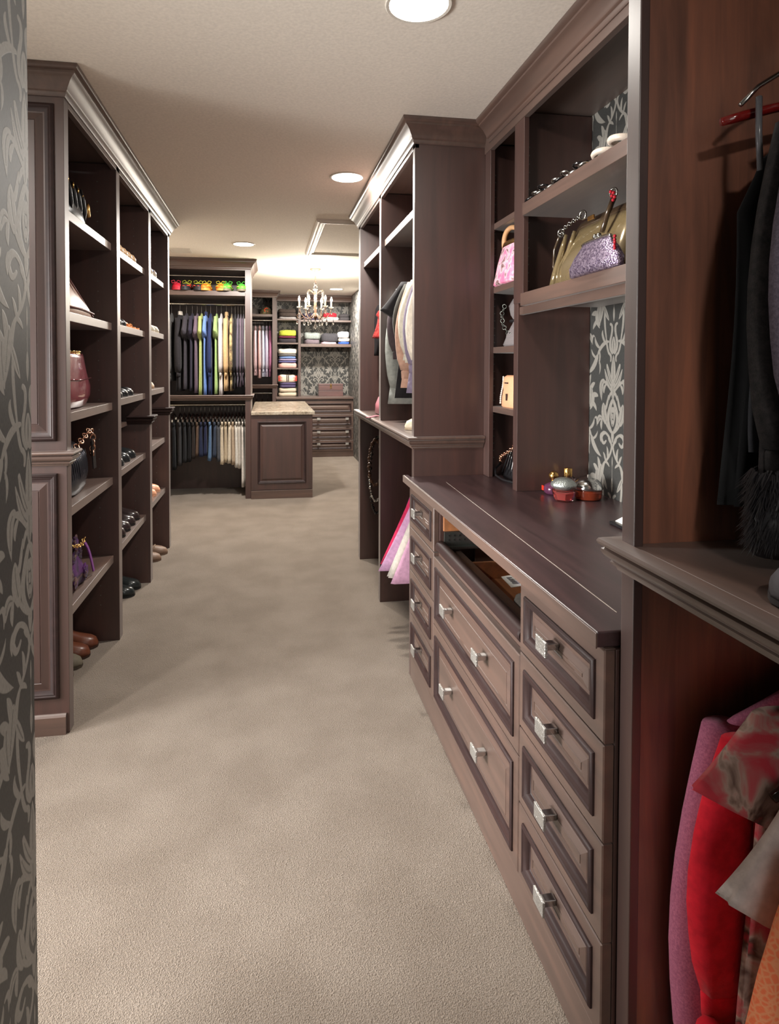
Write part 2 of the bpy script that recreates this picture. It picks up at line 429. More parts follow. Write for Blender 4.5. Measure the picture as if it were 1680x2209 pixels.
def bx(parent, name, mat, x0, x1, y0, y1, z0, z1, bevel=0.0015):
    return MB().box(x0, x1, y0, y1, z0, z1).build(name, mat, parent, bevel=bevel)
def ring(c, ra, rb, z, n=20, A=(1, 0, 0), B=(0, 1, 0), p=2.0, wob=None):
    A, B, c = Vector(A), Vector(B), Vector(c); q = []
    for k in range(n):
        t = 2*math.pi*k/n; cs, sn = math.cos(t), math.sin(t)
        f = 1 + (wob(t) if wob else 0)
        q.append(c + A*(ra*f*math.copysign(abs(cs)**(2/p), cs)) + B*(rb*f*math.copysign(abs(sn)**(2/p), sn)) + Vector((0, 0, z)))
    return q

# ------------------------------------------------------------------ room shell
def struct(name, mb, mat, **kw):
    o = mb.build(name, mat, **kw); o['kind'] = 'structure'; return o
XR, XLW, YB, YF = 1.25, -1.15, 9.72, -2.0
struct('floor', MB().box(-2.7, XR+0.1, YF-0.1, YB+0.1, -0.1, 0.0), CARPET)
struct('ceiling', MB().box(-2.7, XR+0.1, YF-0.1, YB+0.1, CEIL, CEIL+0.1), PAINT)
def papered(name, mb):
    o = mb.build(name, DAMASK); o['kind'] = 'structure'
    uvl = o.data.uv_layers.new(name='UVMap')
    for p in o.data.polygons:
        for li in p.loop_indices:
            v = o.data.vertices[o.data.loops[li].vertex_index].co
            s_ = v.y if abs(p.normal.x) > 0.5 else v.x
            off = {'wall_right': -(2.094 - 0.26), 'wall_back': -(0.778 - 0.26), 'wall_entry': 0.13}[name]
            uvl.data[li].uv = ((s_ + off)/(PW/100), (v.z + {'wall_right': -0.873, 'wall_back': -0.914, 'wall_entry': -0.05}[name])/(PH/100))
    return o
papered('wall_right', MB().box(XR, XR+0.1, YF-0.1, YB+0.1, 0, CEIL))
papered('wall_back', MB().box(-2.7, XR, YB, YB+0.1, 0, CEIL))
papered('wall_entry', MB().box(-0.54, -0.42, YF, 1.186, 0, CEIL))
struct('wall_left', MB().box(XLW-0.1, XLW, 2.4, YB, 0, CEIL), WALLP)
struct('wall_alcove', MB().box(-2.7, XLW-0.1, 2.4, 2.5, 0, CEIL), WALLP)
struct('wall_side', MB().box(-2.7, -2.6, YF, 2.4, 0, CEIL), WALLP)
struct('wall_front', MB().box(-2.6, XR, YF-0.1, YF, 0, CEIL), WALLP)

CROWN = [(0, 0), (.006, 0), (.010, .006), (.010, .016), (.015, .019), (.018, .022), (.019, .028), (.024, .036), (.032, .050), (.043, .062),
         (.050, .066), (.052, .068), (.052, .076), (.058, .079), (.063, .084), (.065, .088), (.065, .097), (0, .097)]
def crown(parent, path, side, mat=WDY):
    z0 = CEIL - .098
    return MB().sweep(path, [(o, z0 + u) for o, u in CROWN], side).build('crown_molding', mat, parent, smooth='auto')
LEDGE = [(0, 0), (.005, 0), (.007, .006), (.013, .009), (.014, .013), (.012, .016), (.016, .018), (.022, .023), (.026, .030), (.026, .035), (.021, .038),
         (.024, .040), (.030, .043), (.032, .048), (.030, .053), (.026, .055), (0, .055)]
def ledge(parent, path, side, ztop=1.046, mat=GLZ):
    return MB().sweep(path, [(o, ztop - .055 + u) for o, u in LEDGE], side).build('ledge_molding', mat, parent, smooth='auto')
def panelled(parent, name, O, U, V, N, w_, h_, s_=.04, t=.02, mat=WDY, label=None):
    """a flat frame with a glazed moulding and a raised centre; returns the frame object"""
    m = MB().rects(O, U, V, N, w_, h_, [(0, -t), (0, -.0025), (.0025, 0), (s_, 0), (s_, -.007), (s_+.030, -.007), (s_+.032, -.0055), (s_+.046, -.001), (s_+.047, -.0025), (s_+.049, -.0025), (s_+.050, -.001)])
    fr = m.build(name, mat, parent)
    MB().rects(O, U, V, N, w_, h_, [(s_-.004, -.001), (s_-.004, .004), (s_-.001, .007), (s_+.003, .0075), (s_+.006, .005), (s_+.0075, .0055), (s_+.013, .003), (s_+.018, -.002),
               (s_+.0195, -.0045), (s_+.021, -.0065), (s_+.024, -.0075)], cap=False).build('panel_molding', GLZ, fr, smooth='auto')
    return fr
PULL = None
def pull(parent, pos, N, U):
    """square chrome knob: a hammered plate on a flat post"""
    global PULL
    pos, N, U = Vector(pos), Vector(N), Vector(U); V = Vector((0, 0, 1))
    def slab(mb, c, a, b, d):
        mb.add([c + U*x*a + V*y*b + N*z*d for z in (-1, 1) for y in (-1, 1) for x in (-1, 1)],
               [(0, 2, 3, 1), (4, 5, 7, 6), (0, 1, 5, 4), (2, 6, 7, 3), (0, 4, 6, 2), (1, 3, 7, 5)])
    p = MB(); slab(p, pos + N*.016, .010, .007, .017)
    h = p.build('handle', CHROME, parent, bevel=.0015)
    q = MB(); slab(q, pos + N*.034, .024, .0165, .003)
    pl = q.build('face_plate', HAMMER, h, bevel=.0012)
    return h
def pin_holes(parent, spots):
    mb = MB()
    for (x, y, z, ny) in spots:
        mb.box(x-.0025, x+.0025, y, y + ny*.0012, z-.0025, z+.0025)
    o = mb.build('pin_holes', STEEL, parent); o['kind'] = 'stuff'; return o
def rod_y(parent, x, z, y0, y1, r=.014):
    return MB().lathe([(r, 0), (r, y1-y0)], (x, y0, z), 14, 'y').build('closet_rod', RODM, parent, smooth='auto')
def rod_x(parent, y, z, x0, x1, r=.014):
    return MB().lathe([(r, 0), (r, x1-x0)], (x0, y, z), 14, 'x').build('closet_rod', RODM, parent, smooth='auto')

# ------------------------------------------------------------------ light fittings
def downlight(x, y, label, power, group='recessed ceiling lights'):
    t = thing('recessed_light', label, 'light', (x, y, CEIL), group)
    MB().lathe([(.087, -.001), (.098, -.001), (.099, -.003), (.096, -.006), (.087, -.005), (.087, -.001)], (x, y, CEIL), 32).build('trim_ring', WHITEP, t, smooth='auto')
    MB().lathe([(.0001, -.0035), (.088, -.0035), (.088, -.002), (.0001, -.002)], (x, y, CEIL), 32).build('lens', plain('lit_lamp_lens', (1, .95, .86, 1), emit=12.0), t)
    l = bpy.data.lights.new('lamp', 'AREA'); l.shape = 'DISK'; l.size = .15; l.energy = power; l.color = WARM
    o = bpy.data.objects.new('lamp', l); C.collection.objects.link(o); o.parent = t; o.location = (0, 0, -.012)
    return t
PW1 = 28.0
downlight(.437, 1.79, 'large recessed ceiling light above the drawers with perfume bottles', PW1*.32)
downlight(.440, 3.48, 'recessed ceiling light beside the tall hanging tower', PW1*1.7)
downlight(-.212, 5.54, 'recessed ceiling light before the cabinet of bright trainers', PW1*2.6)
downlight(.932, 8.57, 'small recessed ceiling light behind the chandelier', PW1*2.6)
downlight(.44, -0.60, 'added unseen recessed ceiling light near the entry, behind the viewer', PW1*.62)  # added lamp, out of view, to light the near wardrobe panel
downlight(-1.50, 1.30, 'recessed ceiling light in the side alcove', PW1*1.1)

# ------------------------------------------------------------------ left shelving unit (front faces +X)
XF = -.727; XS = -.753; XB = -1.13
t = LS = thing('shelving_unit', 'tall dark wood open shelving unit of three bays holding handbags and shoes', 'shelving', (XF, 2.39, 0))
# decorated end
MB().box(XB, XF, 2.394, 2.443, 0, 2.33).build('end_panel', WDZ, t, bevel=.0015)
for (z0, z1) in ((1.095, 2.283), (.147, .949)):
    m = MB().rects((-1.075, 2.394, z0), (1, 0, 0), (0, 0, 1), (0, -1, 0), .300, z1-z0, [(0, .001), (.022, .001), (.024, .0015), (.046, .007), (.048, .005), (.05, .007)])
    rp = m.build('raised_panel', WDZ, t)
    MB().rects((-1.075, 2.394, z0), (1, 0, 0), (0, 0, 1), (0, -1, 0), .300, z1-z0, [(-.014, .0), (-.014, .006), (-.010, .010), (-.004, .011), (0, .008), (.003, .009), (.010, .005), (.017, .0015)], cap=False).build('panel_molding', GLZ, rp, smooth='auto')
m = MB().sweep([(XB, 2.394), (-.737, 2.394)], [(0, 0), (.013, 0), (.013, .066), (.009, .072), (.004, .076), (0, .076)], -1).build('base_board', WDX, t)
# partitions
for (y0, y1) in ((3.172, 3.236), (3.985, 4.055), (4.722, 4.788)):
    bx(t, 'partition', WDZ, XB, XF, y0, y1, 0, 2.33)
bx(t, 'back_panel', WDZ, XB-.012, XB, 2.394, 4.788, 0, 2.33, 0)
bx(t, 'top_panel', WDY, XB, XF-.02, 2.443, 4.722, 2.335, 2.355, 0)
bx(t, 'top_rail', WDY, XF-.022, XF, 2.443, 4.788, 2.303, 2.40)
bays = ((2.443, 3.172, (1.949, 1.563, 1.175, .810, .424)), (3.236, 3.985, (1.949, 1.566, 1.185, .816, .430)), (4.055, 4.722, (1.954, 1.582, 1.196, .828, .455)))
holes = []
for y0, y1, zs in bays:
    for z in zs:
        bx(t, 'shelf', WDY, XB, XS, y0, y1, z-.036, z)
    for k in range(44):
        z = .18 + k*.048
        if all(abs(z - q + .018) > .03 for q in zs): holes.append((-.815, y1, z, -1))
bx(t, 'shelf', WDY, XB, -.86, 3.236, 3.985, .985, 1.010)
pin_holes(t, holes)
crown(t, [(XB, 2.394), (XF, 2.394), (XF, 4.788), (XB, 4.788)], -1)
ledge(t, [(XB, 2.394), (XF, 2.394), (XF, 2.440), (XF-.012, 2.440)], -1, 1.046, WDX)
for (y0, y1) in ((3.985, 4.055), (4.722, 4.788)):
    ledge(t, [(-.86, y0), (XF, y0), (XF, y1), (-.745, y1)], -1)

# ------------------------------------------------------------------ dresser of drawers (front faces -X)
XD = .607
t = DR = thing('drawer_dresser', 'long dark wood dresser with chrome square pulls under the polished counter', 'dresser', (XD, 1.04, 0))
bx(t, 'side_panel', WDZ, XD+.022, 1.235, 1.034, 1.052, 0, .838)
bx(t, 'side_panel', WDZ, XD+.004, 1.235, 2.602, 2.632, 0, .838)
bx(t, 'back_panel', WDZ, 1.222, 1.235, 1.052, 2.602, .1, .838, 0)
bx(t, 'floor_panel', WDZ, XD+.03, 1.222, 1.052, 2.602, .085, .1, 0)
bx(t, 'base_board', WDY, XD+.004, XD+.024, 1.034, 2.602, 0, .098)
for y in (1.409, 2.211):
    bx(t, 'divider', WDZ, XD+.022, 1.222, y, y+.018, .1, .838)
bx(t, 'face_frame', WDY, XD+.021, XD+.035, 1.052, 2.602, .640, .662)
bx(t, 'top_rail', WDY, XD+.002, XD+.022, 1.034, 2.602, .8385, .8405)
rows = ((.838, .664), (.660, .478), (.474, .289), (.285, .104))
def drawer_x(y0, y1, z0, z1, pulls):
    d = panelled(t, 'drawer', (XD, y1, z0), (0, -1, 0), (0, 0, 1), (-1, 0, 0), y1-y0, z1-z0, .034)
    for y in pulls: pull(d, (XD-.0, y, (z0+z1)/2 + .012), (-1, 0, 0), (0, 1, 0))
for y0, y1, yp in ((1.034, 1.416, 1.225), (2.220, 2.600, 2.408)):
    for z1, z0 in rows: drawer_x(y0, y1, z0, z1, (yp,))
drawer_x(1.420, 2.216, .398, .648, (1.655, 1.985))
drawer_x(1.420, 2.216, .104, .394, (1.655, 1.985))
# the open compartment of the middle column
ob = bx(t, 'open_drawer', OAKB, .70, 1.19, 1.435, 2.200, .600, .612)
MB().lathe([(.017, 0), (.021, .004), (.021, .766), (.017, .77)], (.628, 1.432, .690), 14, 'y').build('front_lip', GLZ, ob, smooth='auto')
bx(ob, 'drawer_front_wall', WDY, .640, .700, 1.432, 2.204, .600, .676)
bx(ob, 'drawer_side_wall', OAKB, .700, 1.19, 1.430, 1.442, .612, .69)
bx(ob, 'drawer_side_wall', OAKB, .640, 1.19, 2.196, 2.208, .745, .838)
bx(ob, 'drawer_side_wall', WDY, .760, 1.19, 2.192, 2.208, .600, .70)
bx(ob, 'drawer_divider', OAKB, .70, 1.19, 2.05, 2.062, .612, .672)
sl = bx(ob, 'drawer_slide', STEEL, .640, 1.10, 2.190, 2.196, .690, .744, .001)
m = MB()
for k in range(5):
    for q in range(2): m.box(.655+k*.02, .661+k*.02, 2.1885, 2.1905, .712+q*.016, .718+q*.016)
m.build('screw_slots', plain('dark_slot', lin(30, 30, 28)), sl)
bx(ob, 'slide_runner', STEEL, .640, 1.10, 2.170, 2.192, .684, .694, .001)

# ------------------------------------------------------------------ counter
m = MB(); out = [(.594, 1.040), (1.249, 1.040), (1.249, 2.638), (.617, 2.638), (.617, 2.684), (.594, 2.684)]
m.loft([[(x, y, .841) for x, y in out], [(x, y, .871) for x, y in out]])
ct = m.build('countertop', TOPW, bevel=.003)
tag(ct, 'polished dark wood countertop with a thin inlaid line, perfume bottles on it', 'countertop')
bx(ct, 'front_edge', WDY, .5915, .595, 1.0385, 2.6855, .8405, .8695, .001)
a, b_ = Vector((.735, 2.49)), Vector((.681, 1.118)); n_ = Vector((a.y-b_.y, -(a.x-b_.x))).normalized()*.0009
MB().add([(p.x, p.y, z) for z in (.8705, .8716) for p in (a-n_, a+n_, b_+n_, b_-n_)], [(0, 1, 2, 3), (7, 6, 5, 4), (0, 4, 5, 1), (1, 5, 6, 2), (2, 6, 7, 3), (3, 7, 4, 0)]).build('inlay_line', plain('pale_inlay', lin(170, 160, 150), .4), ct)

# ------------------------------------------------------------------ hutch over the counter
XH = .950
t = HU = thing('counter_hutch', 'dark wood hutch over the counter with deep shelves of handbags', 'hutch', (XH, 1.04, .871))
bx(t, 'stile', WDZ, XH, XH+.02, 2.572, 2.638, .8715, 2.33)
bx(t, 'side_panel', WDZ, XH+.02, 1.249, 2.618, 2.638, .8715, 2.33)
bx(t, 'partition', WDZ, XH, 1.249, 2.262, 2.303, .8715, 2.33)
bx(t, 'stile', WDZ, XH-.002, XH+.018, 2.212, 2.303, 1.60, 2.33)
bx(t, 'side_panel', WDZ, XH, 1.249, 1.031, 1.046, .8715, 2.33)
bx(t, 'top_rail', WDY, XH-.004, XH+.018, 1.031, 2.638, 2.292, 2.40)
bx(t, 'top_panel', WDY, XH+.018, 1.249, 1.046, 2.618, 2.335, 2.35, 0)
bx(t, 'shelf', WDY, XH-.012, 1.249, 1.046, 2.214, 1.585, 1.632)
bx(t, 'shelf_rail', WDY, XH+.006, XH+.024, 1.046, 2.262, 1.555, 1.585)
bx(t, 'shelf', WDY, XH-.008, 1.249, 1.046, 2.212, 1.922, 1.968)
bx(t, 'back_panel', WDZ, 1.240, 1.249, 2.303, 2.618, .8715, 2.33, 0)
for z in (1.975, 1.700, 1.440, 1.183):
    bx(t, 'shelf', WDY, XH+.018, 1.240, 2.303, 2.618, z-.026, z)
holes = []
for k in range(40):
    z = .95 + k*.032
    for x in (.99,):
        holes.append((x, 2.618, z, -1))
        if z > 1.66: holes.append((x, 2.262, z, -1))
pin_holes(t, holes)
crown(t, [(XH-.002, 2.575), (XH-.002, 1.034)], -1)

# ------------------------------------------------------------------ tall hanging tower (front faces -X)
XT = .630
t = TW = thing('hanging_tower', 'tall dark wood tower with two hanging bays beyond the dresser', 'wardrobe', (XT, 2.64, 0))
bx(t, 'side_panel', WDZ, XT, 1.249, 2.640, 2.676, 0, 2.33)
bx(t, 'partition', WDZ, XT, 1.249, 3.455, 3.505, 0, 2.33)
bx(t, 'side_panel', WDZ, XT, 1.249, 4.245, 4.318, 0, 2.33)
bx(t, 'back_panel', WDZ, 1.238, 1.249, 2.676, 4.245, 0, 2.33, 0)
bx(t, 'top_rail', WDY, XT, XT+.02, 2.640, 4.318, 2.305, 2.40)
bx(t, 'top_panel', WDY, XT+.02, 1.238, 2.676, 4.245, 2.335, 2.35, 0)
for y0, y1 in ((2.676, 3.455), (3.505, 4.245)):
    bx(t, 'shelf', WDY, XT+.022, 1.238, y0, y1, 2.034, 2.070)
    bx(t, 'shelf', WDY, XT+.004, 1.238, y0, y1, 1.008, 1.044)
    rod_y(t, .94, 1.93, y0, y1)
    rod_y(t, .94, .955, y0, y1)
crown(t, [(XH-.002, 2.640), (XT, 2.640), (XT, 4.318), (1.249, 4.318)], 1)
ledge(t, [(XH-.003, 2.640), (XT, 2.640), (XT, 4.318), (1.249, 4.318)], 1, 1.047, WDY)

# ------------------------------------------------------------------ wardrobe next to the dresser (front faces -X)
XN = .635; YN0 = -.62
t = NW = thing('double_hang_wardrobe', 'dark wood double hanging wardrobe with a moulded ledge, next to the dresser', 'wardrobe', (XN, .99, 0))
bx(t, 'stile', WDZ, XN, XN+.018, .991, 1.029, 0, 2.40)
bx(t, 'side_panel', wood('espresso_panel_wood_lit', lin(124, 76, 56), 'z', contrast=0.55), XN+.018, 1.249, 1.008, 1.029, 0, 2.40)  # same espresso wood, lightened to carry the light on this panel
bx(t, 'side_panel', WDZ, XN, 1.249, YN0, YN0+.04, 0, 2.40)
bx(t, 'back_panel', WDZ, 1.238, 1.249, YN0+.04, 1.008, 0, 2.40, 0)
bx(t, 'top_panel', WDY, XN, 1.238, YN0+.04, .991, 2.30, 2.34, 0)
bx(t, 'shelf', WDY, XN+.003, 1.238, YN0+.04, 1.0075, 1.004, 1.041)
ledge(t, [(XN+.03, 1.029), (XN, 1.029), (XN, YN0), (XN+.03, YN0)], -1, 1.042, WDY)
crown(t, [(XN+.2, 1.029), (XN, 1.029), (XN, YN0), (XN+.2, YN0)], -1)
rod_y(t, .95, 1.94, YN0+.04, 1.008)
rod_y(t, .95, .905, YN0+.04, 1.008)

# ------------------------------------------------------------------ cabinet of bright trainers (front faces -Y)
YM = 6.36
t = MC = thing('double_hang_cabinet', 'dark wood double hanging cabinet topped by a shelf of bright trainers', 'wardrobe', (-.65, YM, 0))
bx(t, 'stile', WDZ, -.232, -.178, YM, YM+.02, 0, 2.33)
bx(t, 'side_panel', WDZ, -.2, -.178, YM+.02, 7.0, 0, 2.33)
bx(t, 'stile', WDZ, -1.14, -1.086, YM, YM+.02, 0, 2.33)
bx(t, 'side_panel', WDZ, -1.14, -1.118, YM+.02, 7.0, 0, 2.33)
bx(t, 'back_panel', WDZ, -1.118, -.2, 6.985, 7.0, 0, 2.33, 0)
bx(t, 'top_rail', WDX, -1.086, -.232, YM, YM+.02, 2.312, 2.40)
bx(t, 'top_panel', WDX, -1.118, -.2, YM+.02, 6.985, 2.335, 2.35, 0)
bx(t, 'shelf', WDX, -1.118, -.2, YM+.012, 6.985, 2.056, 2.104)
bx(t, 'shelf', WDX, -1.118, -.2, YM+.004, 6.985, 1.010, 1.044)
ledge(t, [(-1.14, YM), (-.178, YM), (-.178, 6.60), (-.19, 6.60)], -1, 1.058, WDX)
crown(t, [(-1.14, YM), (-.178, YM), (-.178, 7.0)], -1, WDX)
rod_x(t, 6.62, 1.992, -1.118, -.2)
rod_x(t, 6.62, .944, -1.118, -.2)

# ------------------------------------------------------------------ island
t = IS = thing('island_cabinet', 'dark wood island cabinet with one raised end panel under the granite top', 'island', (.13, 6.33, 0))
bx(t, 'body', WDZ, -.172, .440, 6.352, 8.03, .0, .852)
panelled(t, 'end_panel', (-.176, 6.332, .088), (1, 0, 0), (0, 0, 1), (0, -1, 0), .622, .764, .070, .02, WDZ)
bx(t, 'base_board', WDX, -.176, .446, 6.326, 6.352, 0, .084)
o = bx(None, 'granite_top', GRANITE, -.174, .468, 6.310, 8.06, .853, .888, .005)
tag(o, 'beige speckled granite top on the island', 'countertop')

# ------------------------------------------------------------------ narrow corner cabinet beyond the island
YC = 8.90
t = CC = thing('corner_cabinet', 'narrow dark wood corner cabinet with caps above hanging pink shirts', 'wardrobe', (-.2, YC, 0))
bx(t, 'stile', WDZ, .055, .105, YC, YC+.02, 0, 2.33)
bx(t, 'side_panel', WDZ, .085, .105, YC+.02, YB, 0, 2.33)
bx(t, 'side_panel', WDZ, -.70, -.66, YC, YB, 0, 2.33)
bx(t, 'top_rail', WDX, -.66, .055, YC, YC+.02, 2.318, 2.40)
bx(t, 'back_panel', WDZ, -.66, .085, YB-.02, YB-.008, 0, 2.06, 0)
bx(t, 'shelf', WDX, -.66, .085, YC+.012, YB-.008, 2.050, 2.084)
bx(t, 'shelf', WDX, -.66, .085, YC+.004, YB-.008, 1.034, 1.070)
ledge(t, [(-.70, YC), (.105, YC), (.105, 9.02)], -1, 1.082, WDX)
crown(t, [(-.70, YC), (.105, YC), (.105, 9.312)], -1, WDX)
rod_x(t, 9.15, 2.012, -.66, .085)
rod_x(t, 9.15, .950, -.66, .085)

# ------------------------------------------------------------------ back drawer chest, its counter and shelves
YD = 9.09
t = BC = thing('back_drawer_chest', 'wide dark wood chest of drawers against the papered back wall', 'dresser', (.67, YD, 0))
bx(t, 'body', WDZ, .112, XR-.001, YD+.021, YB-.001, .084, .855)
bx(t, 'base_board', WDX, .112, XR-.001, YD+.01, YD+.03, 0, .084)
for x0, x1, px in ((.115, .492, (.30,)), (.496, XR-.004, (.729, 1.15))):
    for i, (z0, z1) in enumerate(((.086, .246), (.250, .438), (.442, .632), (.636, .826))):
        d = panelled(t, 'drawer', (x0, YD, z0), (1, 0, 0), (0, 0, 1), (0, -1, 0), x1-x0, z1-z0, .034, .02, WDX)
        if i < 3:
            for p in px: pull(d, (p, YD, (z0+z1)/2+.03), (0, -1, 0), (1, 0, 0))
o = bx(None, 'countertop', WDX, .108, XR-.001, YD-.012, YB-.001, .856, .885, .003)
tag(o, 'dark wood countertop of the back chest with a jewelry box on it', 'countertop')
YU = 9.38
t = BH = thing('back_shelf_unit', 'dark wood shelf unit stacked with folded sweaters on the papered back wall', 'shelving', (.6, YU, .885))
bx(t, 'stile', WDZ, .107, .131, YU, YB-.001, .885, 2.33)
bx(t, 'partition', WDZ, .445, .482, YU, YB-.001, .885, 2.33)
bx(t, 'top_rail', WDX, .107, XR-.001, YU, YU+.02, 2.330, 2.40)
bx(t, 'top_panel', WDX, .131, XR-.001, YU+.02, YB-.001, 2.335, 2.35, 0)
crown(t, [(.107, YU), (XR-.001, YU)], -1, WDX)
for z in (2.057, 1.698, 1.318):
    bx(t, 'shelf', WDX, .131, .445, YU+.006, YB-.001, z-.022, z)
bx(t, 'shelf', WDX, .482, XR-.001, YU+.006, YB-.001, 2.018, 2.046)
bx(t, 'shelf', WDX, .482, XR-.001, YU+.002, YB-.001, 1.638, 1.682)

# ------------------------------------------------------------------ ceiling hatch and vent
t = thing('ceiling_hatch', 'white panelled attic hatch framed by a moulding in the ceiling', 'hatch', (.62, 5.2, CEIL))
m = MB(); hx0, hx1, hy0, hy1 = .345, .935, 4.50, 5.89
pr = [(0, 0), (0, -.012), (.012, -.020), (.026, -.016), (.034, -.024), (.052, -.022), (.060, -.012), (.074, -.010), (.082, 0)]
m.loft([[(x, y, CEIL + d) for x, y in ((hx0+i, hy0+i), (hx1-i, hy0+i), (hx1-i, hy1-i), (hx0+i, hy1-i))] for i, d in pr], False, False)
m.build('hatch_frame', WHITEP, t)
bx(t, 'hatch_panel', PAINT, hx0+.08, hx1-.08, hy0+.08, hy1-.08, CEIL-.006, CEIL)
t = thing('air_vent', 'small white air vent in the ceiling above the trainers', 'vent', (-.80, 5.95, CEIL))
m = MB(); m.loft([[(-.80+sx*(a-i), 5.95+sy*(b2-i), CEIL+d) for sx, sy in ((-1, -1), (1, -1), (1, 1), (-1, 1))] for i, d in ((0, 0), (.004, -.006), (.02, -.006), (.022, 0)) for a, b2 in ((.10, .11),)], False, False)
m.build('vent_frame', WHITEP, t)
for k in range(7):
    y = 5.865 + k*.028
    MB().add([(-.878, y, CEIL-.001), (-.722, y, CEIL-.001), (-.722, y+.016, CEIL-.007), (-.878, y+.016, CEIL-.007), (-.878, y+.002, CEIL-.0005), (-.722, y+.002, CEIL-.0005), (-.722, y+.018, CEIL-.0055), (-.878, y+.018, CEIL-.0055)],
             [(0, 1, 2, 3), (7, 6, 5, 4), (0, 4, 5, 1), (2, 6, 7, 3), (1, 5, 6, 2), (0, 3, 7, 4)]).build('vent_slat', WHITEP, t)

# ------------------------------------------------------------------ added windows, out of view, framing the fill lights
def added_window(name, horiz, pos, lo, hi, z0, z1):
    def b(m, a0, a1, d0, d1, z0_, z1_):
        m.box(a0, a1, d0, d1, z0_, z1_) if horiz else m.box(d0, d1, a0, a1, z0_, z1_)
    s_ = 1 if horiz else 1
    w_ = MB()
    b(w_, lo-.07, lo, pos, pos+.03*s_, z0-.07, z1+.07); b(w_, hi, hi+.07, pos, pos+.03*s_, z0-.07, z1+.07)
    b(w_, lo, hi, pos, pos+.03*s_, z1, z1+.07); b(w_, lo, hi, pos, pos+.03*s_, z0-.07, z0)
    b(w_, (lo+hi)/2-.02, (lo+hi)/2+.02, pos, pos+.02*s_, z0, z1)
    o = w_.build(name, WHITEP, bevel=.003); o['kind'] = 'structure'
    g = MB(); b(g, lo, hi, pos+.001, pos+.006, z0, z1)
    g.build('added_window_pane', plain('glowing_fill_pane', (1, .98, .95, 1), .1, emit=1.0), o)  # glowing pane, part of the added window
added_window('added_window_1', True, YF, -.40, 1.10, .5, 2.2)
added_window('added_window_2', False, -2.6, .25, 1.95, .4, 1.7)

# ------------------------------------------------------------------ generators for clothes, shoes, bags
VX, VY, VZ = Vector((1, 0, 0)), Vector((0, 1, 0)), Vector((0, 0, 1))
def axes(rod):
    """W: across the garment, towards the aisle; B: along the rod"""
    return (Vector((0, -1, 0)), Vector((1, 0, 0))) if rod == 'x' else (Vector((-1, 0, 0)), Vector((0, 1, 0)))
def hanger(desc, rod, p, hw=.2, mat=None, clips=False, group='clothes hangers', rr=.014, drop=.055, free=False):
    """p: the centre of the rod above; returns the hanger"""
    W, B = axes(rod); p = Vector(p); mat = mat or HANGW
    if rod == 'y': p.x = .94 if p.y > 2 else .95
    else: p.y = 6.62 if p.y < 8 else 9.15
    low = .09 if clips else .122
    t = thing('clothes_hanger', desc, 'hanger', tuple(p - VZ*low), group)
    r_ = rr + .0035
    c = p - VZ*low
    pts = [c, c + VZ*.035] + [p - VZ*(r_+.006) + W*.002] + [p + W*(math.sin(R(a))*r_) - VZ*(math.cos(R(a))*r_) for a in range(20, 290, 18)]
    MB().tube(pts, .0019, 6).build('hook', CHROME, t, smooth=True)
    b = MB()
    arm = [c + W*(hw*s) - VZ*(drop*abs(s)**1.3) for s in (-1, -.8, -.55, -.3, 0, .3, .55, .8, 1)]
    b.tube(arm, [q*(1 if clips or mat is HANGR or free else .6) for q in (.007, .009, .0085, .008, .009, .008, .0085, .009, .007)], 8)
    b.build('arms', mat, t, smooth=True)
    if clips:
        MB().tube([c - VZ*drop*.98 - W*hw*.95, c - VZ*drop*.98 + W*hw*.95], .003, 6).build('bar', CHROME, t, smooth=True)
        for s in (-.86, .86):
            q = c + W*hw*s - VZ*(drop + .012)
            m = MB(); m.box(q.x-.009, q.x+.009, q.y-.009, q.y+.009, q.z-.018, q.z+.014); m.build('clip', CHROME, t, bevel=.002)
    return t
